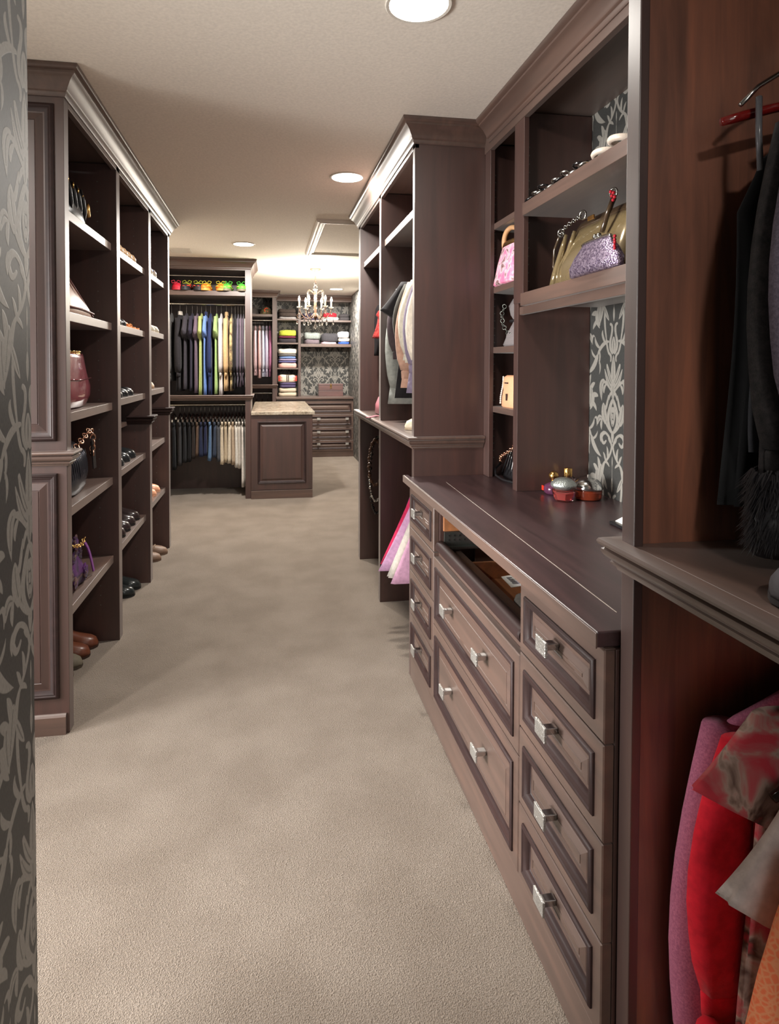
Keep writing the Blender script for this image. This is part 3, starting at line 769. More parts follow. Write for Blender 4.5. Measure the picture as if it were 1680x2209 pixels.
def garment(label, rod, x, y, z, hw, length, ht, mat, sleeve='long', cat='shirt', name='hanging_shirt', group=None, seed=0, flare=1.05, sl=None, hang=None, hmat=None, rodz=None,
            collar=None, turn=0.0, n=28, slm=None, shoulder=1.0, neck=.28, so=.22):
    """a shirt, jacket or dress on a hanger; z: height of the neck"""
    W, B = axes(rod)
    if turn: 
        M_ = Matrix.Rotation(turn, 3, 'Z'); W, B = M_ @ W, M_ @ B
    rnd = random.Random(seed); ph = [rnd.uniform(0, 6.28) for _ in range(6)]
    c = Vector((x, y, z)); ht = ht/1.08
    t = thing(name, label, cat, (x, y, z), group)
    def wob(amp):
        return lambda a: amp*(.5*math.sin(5*a + ph[0]) + .35*math.sin(9*a + ph[1]) + .25*math.sin(14*a + ph[2]))
    rings = []
    prof = [(0, neck*.8, .30), (.012, neck, .42), (.032, .50*shoulder, .55), (.055, .74*shoulder, .66), (.078, .92*shoulder, .72), (.105, .99*shoulder, .8)]
    for dz, a, b in prof: rings.append(ring(c, hw*a, ht*b*1.15, -dz, n, W, B, 2.0 if dz < .05 else 2.4))
    k = 9
    for i in range(1, k + 1):
        f = i/k; dz = .105 + (length - .105)*f
        rings.append(ring(c + W*(.008*math.sin(f*4 + ph[3])) + B*(.0015*math.sin(f*3 + ph[4])), hw*(.96 + (flare - .96)*f), ht*(.82 + .3*f), -dz, n, W, B, 2.4, wob(.03 + .14*f)))
    m = MB().loft(rings, False, True)
    m.build('body', mat, t, smooth=True)
    if sleeve != 'none':
        L = sl or (.24 if sleeve == 'short' else min(length*.92, .60))
        for s in (1, -1):
            rs = []
            q = 8
            for i in range(q + 1):
                f = i/q
                if sleeve == 'short':
                    off = hw*(.82 + .34*f - .10*f*f)*(1 if s > 0 else .84); ra = (.040 + .055*f)*(1 if s > 0 else .7); rb = ht*(.82 + .42*f)
                else:
                    off = hw*(.84 + so*math.sin(min(1, f*1.5)*1.5) - .10*f*f)*(1 if s > 0 else .84); ra = .034 + .022*math.sin(f*2.6) ; rb = ht*(.84 + .28*math.sin(f*2.4))
                    if f > .9: ra *= .85; rb *= .85
                dz = .060 + (L - .05)*f
                rs.append(ring(c + W*(off*s) + B*(.002*math.sin(f*3.5 + ph[5])*(1 if s > 0 else -1)), ra, rb, -dz + (0.02*(1-f) if sleeve == 'short' else 0), 16, W, B, 2.0,
                               (lambda g: (lambda a: g*(.6*math.sin(3*a + ph[1]) + .5*math.sin(7*a + ph[2]))))(.04 + .10*f)))
            if sleeve == 'short':
                for i, rg in enumerate(rs):
                    for p_ in rg:
                        p_.z += .55*(i/q)*((p_ - c).dot(W)*s - hw*(.84 if s < 0 else 1)*1.02)
            MB().loft(rs).build('sleeve', slm or mat, t, smooth=True)
            if sleeve == 'long':
                f = 1.0; off = hw*(.84 + so*math.sin(1.5) - .10)*(1 if s > 0 else .84)
                cc = c + W*(off*s) + B*(.002*math.sin(3.5 + ph[5])*(1 if s > 0 else -1))
                MB().loft([ring(cc, .036, ht*.62, -.012 - L, 14, W, B), ring(cc, .038, ht*.66, -.018 - L, 14, W, B), ring(cc, .036, ht*.64, -.052 - L, 14, W, B), ring(cc, .031, ht*.55, -.052 - L, 14, W, B)]).build('cuff', slm or mat, t, smooth=True)
    if collar is not None:
        MB().loft([ring(c, hw*neck*1.08, ht*.62, -.018, 18, W, B), ring(c, hw*neck*.98, ht*.56, .012, 18, W, B), ring(c, hw*neck*1.12, ht*.70, .018, 18, W, B), ring(c, hw*neck*1.30, ht*.85, -.022, 18, W, B)], False, False).build('collar', collar, t, smooth=True)
    if hang:
        hanger(hang, rod, (x, y, rodz), hw*.58, hmat, drop=.05*shoulder)
    return t
def trousers(label, rod, x, y, ztop, zbot, hw, ht, mat, name='trousers', cat='trousers', group=None, seed=0, turn=0.0, hang=None, rodz=None, flare=1.0, cuffm=None, split=True):
    W, B = axes(rod)
    if turn:
        M_ = Matrix.Rotation(turn, 3, 'Z'); W, B = M_ @ W, M_ @ B
    rnd = random.Random(seed); ph = [rnd.uniform(0, 6.28) for _ in range(4)]
    t = thing(name, label, cat, (x, y, ztop), group)
    L = ztop - zbot; c = Vector((x, y, ztop)); ht = ht/1.0
    wob = lambda amp: (lambda a: amp*(.6*math.sin(4*a + ph[0]) + .5*math.sin(7*a + ph[1]) + .3*math.sin(11*a + ph[2])))
    MB().loft([ring(c, hw*.98, ht*.75, 0, 22, W, B, 2.6), ring(c, hw*.99, ht*.85, -.008, 22, W, B, 2.6), ring(c, hw, ht*.85, -.035, 22, W, B, 2.6), ring(c, hw*.96, ht*.8, -.036, 22, W, B, 2.6)]).build('waistband', cuffm or mat, t, smooth=True)
    for s in ((1, -1) if split else (0,)):
        rs = []
        for i in range(9):
            f = i/8
            rs.append(ring(c + W*(s*hw*.45*(.9 + .12*f*flare)) + B*(.003*math.sin(2.5*f + ph[3]) + .001*s), hw*(.52 if split else 1.0)*(1 + (flare-1)*f - (.10*f if split else 0)), ht*(.8 + .3*f), -.034 - (L - .034)*f, 18, W, B, 2.4, wob(.04 + .14*f)))
        MB().loft(rs).build('leg' if split else 'skirt_body', mat, t, smooth=True)
    if hang: hanger(hang, rod, (x, y, rodz), hw*.95, None, True, drop=max(.03, rodz - .09 - ztop - .032))
    return t
def shoe(label, x, y, z, yaw, L=.27, kind='loafer', col=(40, 30, 28), sole=(30, 24, 22), lace=None, rough=.35, group=None, trim=None, patent=False, wid=.095):
    """x, y, z: middle of the heel on the ground; yaw: direction of the toe"""
    d = Vector((math.cos(yaw), math.sin(yaw), 0)); s_ = Vector((-d.y, d.x, 0)); o = Vector((x, y, z + .0012))
    nm = {'boot': 'ankle_boot', 'sneaker': 'trainer', 'pump': 'high_heel', 'sandal': 'sandal'}.get(kind, 'loafer')
    t = thing(nm, label, 'shoe', (x, y, z), group)
    M_ = plain('shoe_leather_%d_%d_%d_%d' % (*col, int(rough*100)), lin(*col), rough, bump=.1, bscale=150, coat=.6 if patent else 0)
    S_ = plain('shoe_sole_%d_%d_%d' % sole, lin(*sole), .6)
    wd = [(0, .48), (.06, .66), (.2, .70), (.4, .68), (.6, .9), (.74, 1.0), (.86, .92), (.95, .62), (1.0, .22)]
    hl = {'boot': .03, 'sneaker': .0, 'pump': .075, 'sandal': .012}.get(kind, .012)
    lift = lambda u: hl*max(0, 1 - u/.62)**1.2
    hs = {'boot': [.09, .10, .10, .085, .068, .056, .048, .038, .016], 'sneaker': [.055, .062, .060, .060, .058, .054, .046, .036, .016],
          'pump': [.05, .055, .045, .030, .030, .040, .038, .028, .012], 'sandal': [.02, .02, .02, .02, .03, .03, .02, .018, .01]}.get(kind, [.06, .066, .060, .058, .058, .052, .044, .034, .014])
    st = .022 if kind == 'sneaker' else .010
    m = MB(); rr = []
    for (u, w_) in wd:
        h = wid*w_/2*1.04; c = o + d*(u*L) + VZ*lift(u)
        rr.append([c - s_*h, c + s_*h, c + s_*h + VZ*st, c - s_*h + VZ*st])
    m.loft(rr); m.build('sole', S_, t, smooth='auto')
    if kind == 'sandal':
        for u, hh in ((.68, .032), (.80, .026), (.30, .045)):
            w_ = wid*.48
            MB().tube([o + d*(u*L) + s_*(w_*math.cos(a)) + VZ*(st*.6 + hh*math.sin(a) + lift(u)) for a in [math.pi*i/8 for i in range(9)]], .007, 6).build('strap', M_, t, smooth=True)
        return t
    m = MB(); rr = []
    for (u, w_), hh in zip(wd, hs):
        h = wid*w_/2; c = o + d*(u*L) + VZ*(lift(u) + st*.8); q = []
        for k in range(11):
            a = math.pi*k/10
            q.append(c + s_*(h*math.copysign(abs(math.cos(a))**.8, math.cos(a))) + VZ*(hh*math.sin(a)**.75))
        rr.append(q)
    m.loft(rr); m.build('upper', M_, t, smooth=True)
    if kind == 'boot':
        rs = [ring(o + d*(L*.20), .060, wid*.36, z2 + lift(.2), 16, d, s_) for z2 in (.06,)]
        rs = [ring(o + d*(L*(.21 - .01*i)), .058 - .002*i, wid*(.38 + .01*i), .05 + .045*i + lift(.2), 16, d, s_) for i in range(5)]
        MB().loft(rs).build('shaft', M_, t, smooth=True)
    else:
        u0, u1 = (.03, .46) if kind != 'pump' else (.04, .60)
        top = max(hs[:3]) + st*.8 - .003
        cx = o + d*(L*(u0+u1)/2) + VZ*lift(.22)
        MB().loft([ring(cx, L*(u1-u0)/2, wid*.27, top - .014, 18, d, s_), ring(cx, L*(u1-u0)/2, wid*.29, top + .003, 18, d, s_), ring(cx, L*(u1-u0)/2 - .007, wid*.22, top + .003, 18, d, s_), ring(cx, L*(u1-u0)/2 - .014, wid*.18, top - .008, 18, d, s_)]).build('collar', plain('shoe_trim_%d_%d_%d' % (trim or sole), lin(*(trim or sole)), .7), t, smooth=True)
    if kind in ('pump', 'boot'):
        MB().loft([ring(o + d*(L*.06), .026 if kind == 'boot' else .018, .026 if kind == 'boot' else .018, hl, 12, d, s_), ring(o + d*(L*.05), .024 if kind == 'boot' else .007, .024 if kind == 'boot' else .007, 0, 12, d, s_)]).build('heel', S_, t, smooth='auto')
    if lace:
        LM = plain('lace_%d_%d_%d' % lace, lin(*lace), .8)
        lm = MB()
        for i in range(4):
            u = .46 + i*.075; hh = np.interp(u, [q[0] for q in wd], hs) + st*.8
            lm.tube([o + d*(u*L) + s_*(wid*.30*c_) + VZ*(hh*(1 - .22*c_*c_) + .005) for c_ in (-1, -.5, 0, .5, 1)], .0035, 5)
        for sg in (1, -1):
            b0 = o + d*(L*.44) + VZ*(hs[3] + st + .004)
            lm.tube([b0, b0 + s_*(.020*sg) + VZ*.026, b0 + s_*(.046*sg) + VZ*.016, b0 + s_*(.040*sg) - VZ*.006 + d*.015, b0 + s_*(.01*sg) + d*.01], .0035, 5)
        lm.build('laces', LM, t, smooth=True)
    if trim and kind == 'sneaker':
        fm = MB()
        for sg in (1, -1):
            fm.tube([o + d*(u*L) + s_*(sg*wid*w_/2*1.03) + VZ*(st + .014 + .010*math.sin(u*9)) for (u, w_) in wd[1:8]], .005, 6)
        fm.tube([o + d*(L*.985) + s_*(wid*.30*c_) - d*(.045*abs(c_)**1.5) + VZ*(st + .016) for c_ in (-1, -.6, -.2, .2, .6, 1)], .006, 6)
        fm.build('side_stripe', plain('shoe_trim_%d_%d_%d' % trim, lin(*trim), .7), t, smooth=True)
    return t
def chain(parent, pts, r=.006, wire=.0016, mat=GOLD, name='chain', aspect=1.35):
    pts = [Vector(p) for p in pts]; m = MB()
    # resample at link spacing
    seg = [0]
    for i in range(1, len(pts)): seg.append(seg[-1] + (pts[i]-pts[i-1]).length)
    n = max(2, int(seg[-1]/(r*1.7)))
    for i in range(n):
        s_ = seg[-1]*(i+.5)/n; j = max(k for k in range(len(seg)) if seg[k] <= s_ + 1e-9); j = min(j, len(pts)-2)
        f = (s_-seg[j])/max(1e-9, seg[j+1]-seg[j]); p = pts[j].lerp(pts[j+1], f); d = (pts[j+1]-pts[j]).normalized()
        a = d.orthogonal().normalized()
        if i % 2: a = d.cross(a)
        m.torus(p, r, wire, a, 10, 5)
    return m.build(name, mat, parent, smooth=True)
def bagbody(parent, c, prof, mat, name='body', p=3.0, n=30, wob=0.0, seed=0, A=VX, B=VY):
    """prof: (height, half depth along A, half width along B, shift along A)"""
    ph = random.Random(seed).uniform(0, 6)
    rs = [ring(Vector(c) + A*s_, a, b, h, n, A, B, p, (lambda g: (lambda t: g*(math.sin(6*t + ph + h*30) + .6*math.sin(11*t + ph))))(wob)) for h, a, b, s_ in prof]
    return MB().loft(rs).build(name, mat, parent, smooth=True)
def arc(c, u, v, ru, rv, a0, a1, n=12):
    return [Vector(c) + u*(ru*math.cos(R(a0 + (a1-a0)*i/n))) + v*(rv*math.sin(R(a0 + (a1-a0)*i/n))) for i in range(n+1)]
FOLDN = 0
def folded(label, x, y, z, w_, d_, h, mat, group, layers=2, name='folded_sweater', cat='clothes', dome=.3, seed=None):
    global FOLDN
    FOLDN += 1; rnd = random.Random(seed or FOLDN)
    t = thing(name, label, cat, (x, y, z), group)
    hl = h/layers
    for k in range(layers):
        ph = rnd.uniform(0, 6); sx = rnd.uniform(-.006, .006); m = MB(); rs = []
        top = (k == layers - 1); z0 = z + k*hl
        fl = [(0, .90), (.12, .975), (.35, 1.0), (.65, 1.0), (.88, .97), (1.0, .90)] + ([(1.0 + dome*.3, .70), (1.0 + dome*.45, .42), (1.0 + dome*.5, .12)] if top else [])
        sc = hl/(1 + (dome*.5 if top else 0))
        for f, s_ in fl:
            q = []
            for i in range(32):
                a = 2*math.pi*i/32; cs, sn = math.cos(a), math.sin(a)
                q.append((x + sx + w_/2*s_*math.copysign(abs(cs)**.5, cs)*(1 + .015*math.sin(3*a + ph)), y + d_/2*s_*math.copysign(abs(sn)**.5, sn),
                          min(z0 + hl - .0006, max(z0, z0 + f*sc + .10*hl*math.sin(2*a + ph)*min(f, .5) * (1 if top else .2) + (.06*hl*math.sin(5*a + ph)*f if top else 0)))))
            rs.append(q)
        m.loft(rs); m.build('fold', mat, t, smooth=True)
    return t

# ------------------------------------------------------------------ chandelier
cx, cy = .512, 6.83
t = thing('chandelier', 'bronze crystal chandelier with six candle bulbs hanging over the island', 'chandelier', (cx, cy, CEIL))
MB().lathe([(.001, 0), (.062, 0), (.062, -.006), (.050, -.018), (.020, -.028), (.008, -.034), (.001, -.034)], (cx, cy, CEIL), 24).build('canopy', BRONZE, t, smooth='auto')
chain(t, [(cx, cy, CEIL-.03), (cx, cy, CEIL-.17)], .008, .0018, BRONZE, 'suspension_chain')
MB().lathe([(.001, .0), (.012, .0), (.022, -.012), (.020, -.020), (.006, -.026), (.006, -.036)], (cx, cy, CEIL-.155), 16).build('top_cup', CRYSTAL, t, smooth=True)
MB().ball((cx, cy, 2.205), .030).build('crystal_ball', CRYSTAL, t, smooth=True)
MB().lathe([(.006, 2.18), (.010, 2.14), (.016, 2.10), (.009, 2.06), (.020, 2.00), (.012, 1.95), (.022, 1.91), (.030, 1.895), (.016, 1.88), (.008, 1.86), (.001, 1.855)], (cx, cy, 0), 16).build('stem', BRONZE, t, smooth=True)
def pendant(m, p, r, h):
    x, y, z = p
    m.loft([[(x + s_*math.cos(2*math.pi*k/8), y + s_*math.sin(2*math.pi*k/8), z - q) for k in range(8)] for s_, q in ((r*.15, 0), (r*.45, h*.3), (r, h*.68), (r*.75, h*.84), (r*.05, h))])
BULB = plain('lit_candle_bulb', (1, .86, .66, 1), emit=55.0)
SLV = plain('ivory_candle_sleeve', lin(226, 214, 190), .6)
for k in range(6):
    a = R(60*k + 3); u = Vector((math.cos(a), math.sin(a), 0)); c = Vector((cx, cy, 0))
    pts = [c + u*r_ + VZ*z_ for r_, z_ in ((.015, 1.93), (.05, 1.885), (.09, 1.872), (.125, 1.885), (.155, 1.92), (.172, 1.955), (.178, 1.985))]
    am = MB().tube(pts, .0045, 8)
    am.tube([c + u*r_ + VZ*z_ for r_, z_ in ((.125, 1.885), (.165, 1.87), (.195, 1.88), (.205, 1.905), (.19, 1.92), (.175, 1.91))], .003, 6)
    ar = am.build('arm', BRONZE, t, smooth=True)
    e = c + u*.178
    MB().lathe([(.001, 1.985), (.022, 1.988), (.034, 1.999), (.032, 2.002), (.010, 1.994), (.001, 1.994)], (e.x, e.y, 0), 16).build('drip_pan', CRYSTAL, ar, smooth=True)
    MB().lathe([(.009, 1.992), (.009, 2.055), (.004, 2.058)], (e.x, e.y, 0), 12).build('candle_sleeve', SLV, ar, smooth='auto')
    MB().lathe([(.005, 2.056), (.010, 2.070), (.0125, 2.082), (.009, 2.098), (.003, 2.114), (.0005, 2.118)], (e.x, e.y, 0), 10).build('bulb', BULB, ar, smooth=True)
    l = bpy.data.lights.new('candle_lamp', 'POINT'); l.energy = 14.5; l.color = (1, .90, .76); l.shadow_soft_size = .02
    o = bpy.data.objects.new('candle_lamp', l); C.collection.objects.link(o); o.parent = t; o.location = (e.x-cx, e.y-cy, 2.135-CEIL)
    for r_, z_, h_ in ((.178, 1.985, .055), (.200, 1.875, .055), (.125, 1.872, .060)):
        m = MB(); q = c + u*r_; m.ball((q.x, q.y, z_-.006), .006, 8, 6); pendant(m, (q.x, q.y, z_-.012), .0125, h_); m.build('crystal_drop', CRYSTAL, ar)
    a2 = a + R(30); u2 = Vector((math.cos(a2), math.sin(a2), 0))
    m = MB(); q = c + u2*.095
    for i in range(8): m.ball((q.x, q.y, 2.165-i*.017), .0075, 8, 6)
    pendant(m, (q.x, q.y, 2.03), .011, .06); m.build('crystal_strand', CRYSTAL, t)
    am = MB().tube([c + u2*.012 + VZ*2.14, c + u2*.05 + VZ*2.175, c + u2*.085 + VZ*2.185, c + u2*.095 + VZ*2.168], .003, 6); am.build('upper_arm', BRONZE, t, smooth=True)
m = MB(); m.ball((cx, cy, 1.845), .012); pendant(m, (cx, cy, 1.832), .022, .075); m.build('crystal_drop', CRYSTAL, t)

# ------------------------------------------------------------------ trainers on the far cabinet
zs = 2.104; G = 'bright trainers on the top shelf'
def tr(desc, X, yaw, col, **k): shoe(desc, X, 6.62, zs, R(yaw), .285, 'sneaker', col, group=G, rough=.6, wid=.100, **k)
tr('crimson red trainer on the top shelf of the double hanging cabinet', -.955, -75, (214, 40, 62), sole=(190, 44, 60), lace=(220, 60, 80))
tr('black trainer with red tongue and lime laces, next to the crimson one', -.800, -96, (44, 40, 44), sole=(40, 38, 40), lace=(186, 190, 60), trim=(226, 70, 48))
tr('black trainer with red tongue and lime laces, next to the orange pair', -.715, -84, (44, 40, 44), sole=(40, 38, 40), lace=(186, 190, 60), trim=(226, 70, 48))
tr('orange trainer with yellow laces, next to a black one', -.603, -97, (238, 118, 40), sole=(216, 150, 70), lace=(214, 196, 66), trim=(228, 206, 70))
tr('orange trainer with yellow laces, next to the green pair', -.493, -84, (238, 118, 40), sole=(216, 150, 70), lace=(214, 196, 66), trim=(228, 206, 70))
tr('bright green trainer next to the orange pair', -.392, -98, (98, 196, 66), sole=(120, 110, 90), lace=(92, 206, 74), trim=(204, 222, 96))
tr('bright green trainer beside the end panel of the cabinet', -.287, -84, (98, 196, 66), sole=(120, 110, 90), lace=(92, 206, 74), trim=(204, 222, 96))

# ------------------------------------------------------------------ shirts and jackets below them
RZ = 1.992; Gm = "shirts on the upper rod of the double hanging cabinet"
MS = []
def ms(desc, X, col, length, ht=.026, sleeve='long', kind='plain', c2=None, sc=60, name='hanging_shirt', cat='shirt', seed=0, **k): MS.append((desc, X, col, length, sleeve, kind, c2, sc, name, cat, seed, k))
ms('grey tweed jacket, first on the upper rod', -.985, (92, 90, 88), .70, .036, 'long', 'melange', (60, 58, 58), 120, 'hanging_jacket', 'jacket', 1)
ms('cream lined black shirt, second on the upper rod', -.900, (40, 37, 40), .80, .024, 'long', seed=2, collar=cloth((196, 186, 174)))
ms('charcoal short sleeved shirt, beside the black shirt', -.835, (56, 52, 58), .78, .034, 'short', seed=3)
ms('dark navy polo shirt, behind the charcoal one', -.778, (44, 40, 54), .80, .026, 'short', seed=4)
ms('dusky purple polo shirt, before the lime one', -.728, (98, 82, 94), .82, .024, 'short', seed=5)
ms('lime green polo shirt, against the blue one', -.684, (160, 170, 104), .84, .024, 'short', seed=6)
ms('bright blue polo shirt with navy trim', -.640, (104, 132, 190), .84, .030, 'short', seed=7, collar=cloth((36, 44, 84)))
ms('navy blue shirt, half hidden behind the bright blue polo', -.592, (36, 46, 84), .84, .024, 'long', seed=8)
ms('pale green polo shirt, beside the white shirt', -.532, (146, 170, 108), .83, .032, 'short', seed=9)
ms('light grey shirt, tucked behind the tan jacket', -.485, (196, 190, 188), .84, .022, 'long', seed=10)
ms('tan canvas jacket, widest on the rod', -.432, (196, 162, 118), .80, .040, 'long', name='hanging_jacket', cat='jacket', seed=11, collar=cloth((184, 150, 108)))
ms('camouflage tan jacket, beside the plain tan one', -.378, (184, 158, 114), .80, .030, 'long', 'blotch', (112, 100, 68), 14, 'hanging_jacket', 'jacket', 12)
ms('black long shirt, after the camouflage jacket', -.343, (32, 28, 32), .78, .020, 'long', seed=13)
ms('slate grey shirt, first of the grey group', -.312, (92, 84, 96), .76, .022, 'long', seed=14)
ms('mauve grey shirt, middle of the grey group', -.284, (106, 92, 104), .76, .022, 'long', seed=15)
ms('plum grey shirt, last of the grey group', -.258, (84, 72, 84), .74, .020, 'long', seed=16)
ms('pale grey cuffed shirt, next to the end panel', -.232, (186, 184, 176), .76, .018, 'long', seed=17)

XS_ = [-1.03] + [m[1] for m in MS] + [-.2005]
for i, (desc, X, col, length, sleeve, kind, c2, sc, name, cat, seed, k) in enumerate(MS):
    half = min(X - XS_[i], (XS_[i+2] - X)*(2 if i == len(MS) - 1 else 1))/2
    garment(desc, 'x', X, 6.632, RZ-.098, .192, length, half*1.0, cloth(col, kind, c2, sc), sleeve, cat, name, Gm, seed, hang='dark wooden hanger inside the ' + desc.split(',')[0], rodz=RZ, **k)

# ------------------------------------------------------------------ trousers on the lower rod
RL = .944; Gt = 'trousers on the lower rod of the double hanging cabinet'
TR = [(-.965, .27, (20, 20, 23), 'black trousers, first on the lower rod'), (-.905, .31, (48, 46, 48), 'charcoal grey trousers, second on the lower rod'),
      (-.860, .34, (30, 30, 33), 'graphite trousers, third on the lower rod'), (-.815, .35, (18, 17, 20), 'jet black trousers, fourth on the lower rod'),
      (-.775, .38, (40, 33, 31), 'dark brown trousers, fifth on the lower rod'), (-.735, .41, (84, 66, 54), 'brown trousers with a studded hem'),
      (-.695, .40, (36, 42, 66), 'navy jeans, before the indigo pair'), (-.655, .41, (32, 36, 62), 'indigo jeans, before the blue pair'),
      (-.608, .355, (84, 110, 142), 'faded blue jeans, brightest on the lower rod'), (-.560, .39, (52, 60, 76), 'dark denim jeans, after the faded blue pair'),
      (-.520, .345, (70, 72, 78), 'slate trousers, next to the cream pairs'), (-.484, .315, (196, 182, 160), 'cream trousers, first of the pale group'),
      (-.448, .335, (178, 162, 138), 'khaki trousers, second of the pale group'), (-.412, .325, (200, 188, 168), 'beige trousers, third of the pale group'),
      (-.376, .31, (170, 150, 128), 'tan trousers, fourth of the pale group'), (-.340, .28, (206, 200, 190), 'white trousers, fifth of the pale group'),
      (-.305, .27, (188, 180, 170), 'stone trousers, sixth of the pale group'), (-.270, .075, (206, 198, 190), 'long off-white trousers reaching nearly to the carpet'),
      (-.242, .09, (150, 146, 138), 'long grey trousers against the end panel')]
for i, (X, zb, col, lab) in enumerate(TR):
    trousers(lab, 'x', X, 6.62, .775, zb + .02, .16, .0205 if X < -.3 else .0155, cloth(col), group=Gt, seed=20+i, turn=R(5.0 if X < -.32 else 2.0), hang='clip hanger holding the ' + lab.split(',')[0], rodz=RL)

# ------------------------------------------------------------------ caps and shirts of the corner cabinet
def cap(label, x, y, z, col, c2, mark=None):
    t = thing('baseball_cap', label, 'cap', (x, y, z), 'caps in the corner cabinet')
    m_ = cloth(col, 'blotch', c2, 18) if c2 else cloth(col)
    MB().loft([ring((x, y, z), .088*math.cos(a), .10*math.cos(a), .008 + .115*math.sin(a), 20) for a in (0, .3, .6, .9, 1.2, 1.45, 1.56)]).build('crown', m_, t, smooth=True)
    MB().loft([[(x + .078*math.sin(a), y - .10*math.cos(a)*r_ - (.055*math.cos(a*1.2) if r_ > 1 else -.02), z + h) for a in [R(-80 + 16*i) for i in range(11)]] for r_, h in ((.9, .012), (1.15, .010), (1.15, .004), (.9, .004))], False, False, False).build('visor', m_, t, smooth=True)
    MB().ball((x, y, z+.124), .006, 8, 6).build('button', m_, t)
    if mark:
        pts = []
        for i in range(13):
            a = R(50 + 260*i/12); pts.append((x + .030*math.cos(a) + .005, y - .088 - .004*math.cos(a*2), z + .066 + .028*math.sin(a)))
        MB().tube(pts, .0075, 6).build('letter_mark', plain('cap_mark_orange_red', lin(*mark), .7), t, smooth=True)
cap('grey cap on the corner cabinet shelf', -.225, 9.12, 2.084, (92, 88, 88), None)
cap('camouflage cap with an orange letter C on the corner cabinet shelf', -.030, 9.10, 2.084, (150, 138, 104), (96, 92, 66), (232, 88, 56))
RC = 2.012; Gc = 'shirts in the corner cabinet'
for i, (X, col, kind, c2, lab, ln) in enumerate([(-.185, (226, 198, 208), 'plain', None, 'pale pink shirt, first in the corner cabinet', .70), (-.125, (234, 196, 196), 'plain', None, 'rose pink shirt, second in the corner cabinet', .74),
        (-.075, (172, 180, 204), 'check', (206, 208, 224), 'light blue checked shirt in the corner cabinet', .72), (-.025, (176, 168, 196), 'check', (206, 198, 220), 'lavender checked shirt in the corner cabinet', .72),
        (.022, (146, 90, 120), 'plain', None, 'plum shirt at the end of the corner cabinet rod', .72)]):
    garment(lab, 'x', X, 9.15, RC-.10, .20, ln, .0245, cloth(col, kind, c2, 90), 'long', 'shirt', 'hanging_shirt', Gc, 40+i, hang='dark hanger inside the ' + lab.split(',')[0].split(' in the')[0].split(' at the')[0], rodz=RC, collar=cloth(tuple(min(255, q+14) for q in col)))
for i, (X, col, lab) in enumerate([(-.17, (206, 196, 186), 'pale folded trousers under the corner cabinet ledge'), (-.09, (170, 120, 92), 'rust trousers under the corner cabinet ledge'), (-.01, (190, 190, 196), 'silver grey trousers under the corner cabinet ledge')]):
    trousers(lab, 'x', X, 9.15, .80, .25, .15, .024, cloth(col), group='trousers in the corner cabinet', seed=50+i, hang='clip hanger of the ' + lab.split(' under')[0], rodz=.95)

# ------------------------------------------------------------------ folded stacks at the back
Gs = 'folded clothes on the back shelf unit'
def st(z, items, X, w_, y=9.54, d_=.27):
    for (h, col, lab, kind, c2, sc, lay, dw) in items:
        folded(lab, X, y, z + .0005, w_ + dw, d_, h, cloth(col, kind, c2, sc), Gs, lay); z += h
    return z
st(2.057, [(.035, (176, 170, 168), 'pale grey folded top under the brown knit', 'plain', None, 60, 1, 0), (.120, (84, 72, 66), 'brown knit heap on the top narrow shelf', 'melange', (60, 52, 48), 80, 2, .0)], .288, .285)
st(1.698, [(.070, (56, 50, 54), 'charcoal folded sweater under the plum one', 'plain', None, 60, 1, 0), (.034, (112, 48, 70), 'thin plum folded top under the yellow sweater', 'plain', None, 60, 1, -.01), (.090, (190, 198, 70), 'bright yellow green folded sweater', 'plain', None, 60, 1, -.02)], .288, .285)
st(1.318, [(.078, (206, 70, 52), 'red and white patterned folded sweater, lowest in the middle stack', 'check', (232, 222, 212), 70, 1, 0), (.032, (78, 76, 116), 'navy folded shirt on the red patterned sweater', 'check', (100, 98, 140), 120, 1, -.01),
           (.030, (166, 150, 178), 'lilac folded shirt in the middle stack', 'plain', None, 60, 1, 0), (.036, (112, 136, 184), 'blue folded shirt in the middle stack', 'plain', None, 60, 1, -.03), (.036, (104, 100, 98), 'dark grey folded shirt in the middle stack', 'plain', None, 60, 1, -.01),
           (.080, (224, 216, 202), 'white folded sweater on top of the middle stack', 'plain', None, 60, 1, 0)], .288, .288)
st(.886, [(.064, (210, 196, 174), 'cream cable folded sweater resting on the counter', 'rib', (186, 170, 148), 90, 1, 0), (.068, (204, 190, 168), 'cream cable folded sweater, second above the counter', 'rib', (182, 166, 144), 90, 1, -.01),
          (.080, (86, 76, 108), 'purple folded sweater under the patterned one', 'plain', None, 60, 2, -.03)], .288, .285)
z0 = .886 + .212
t = folded('cream folded blanket sweater with red flames and dark stripes', .288, 9.54, z0 + .001, .296, .27, .118, cloth((222, 208, 186)), Gs, 1)
for dx in (-.012, .012):
    MB().loft([[(.288 + dx + s_*.006, 9.54 - .137*f - .001, z0 + .012 + .10*q) for f, q in ((.97, 0), (1.012, .2), (1.02, .5), (1.0, .85), (.90, 1.0))] for s_ in (-1, 1)], False, False, False).build('dark_stripe', cloth((60, 52, 52)), t)
for s_ in (-1, 1):
    for k in range(4):
        zz = z0 + .030 + k*.020
        MB().add([(.288 + s_*.140, 9.54 - .136, zz - .008), (.288 + s_*.140, 9.54 - .136, zz + .010), (.288 + s_*(.070 + .012*(k % 2)), 9.54 - .1395, zz - .004 + .004*k)], [(0, 1, 2)]).build('flame_mark', cloth((196, 60, 50)), t)
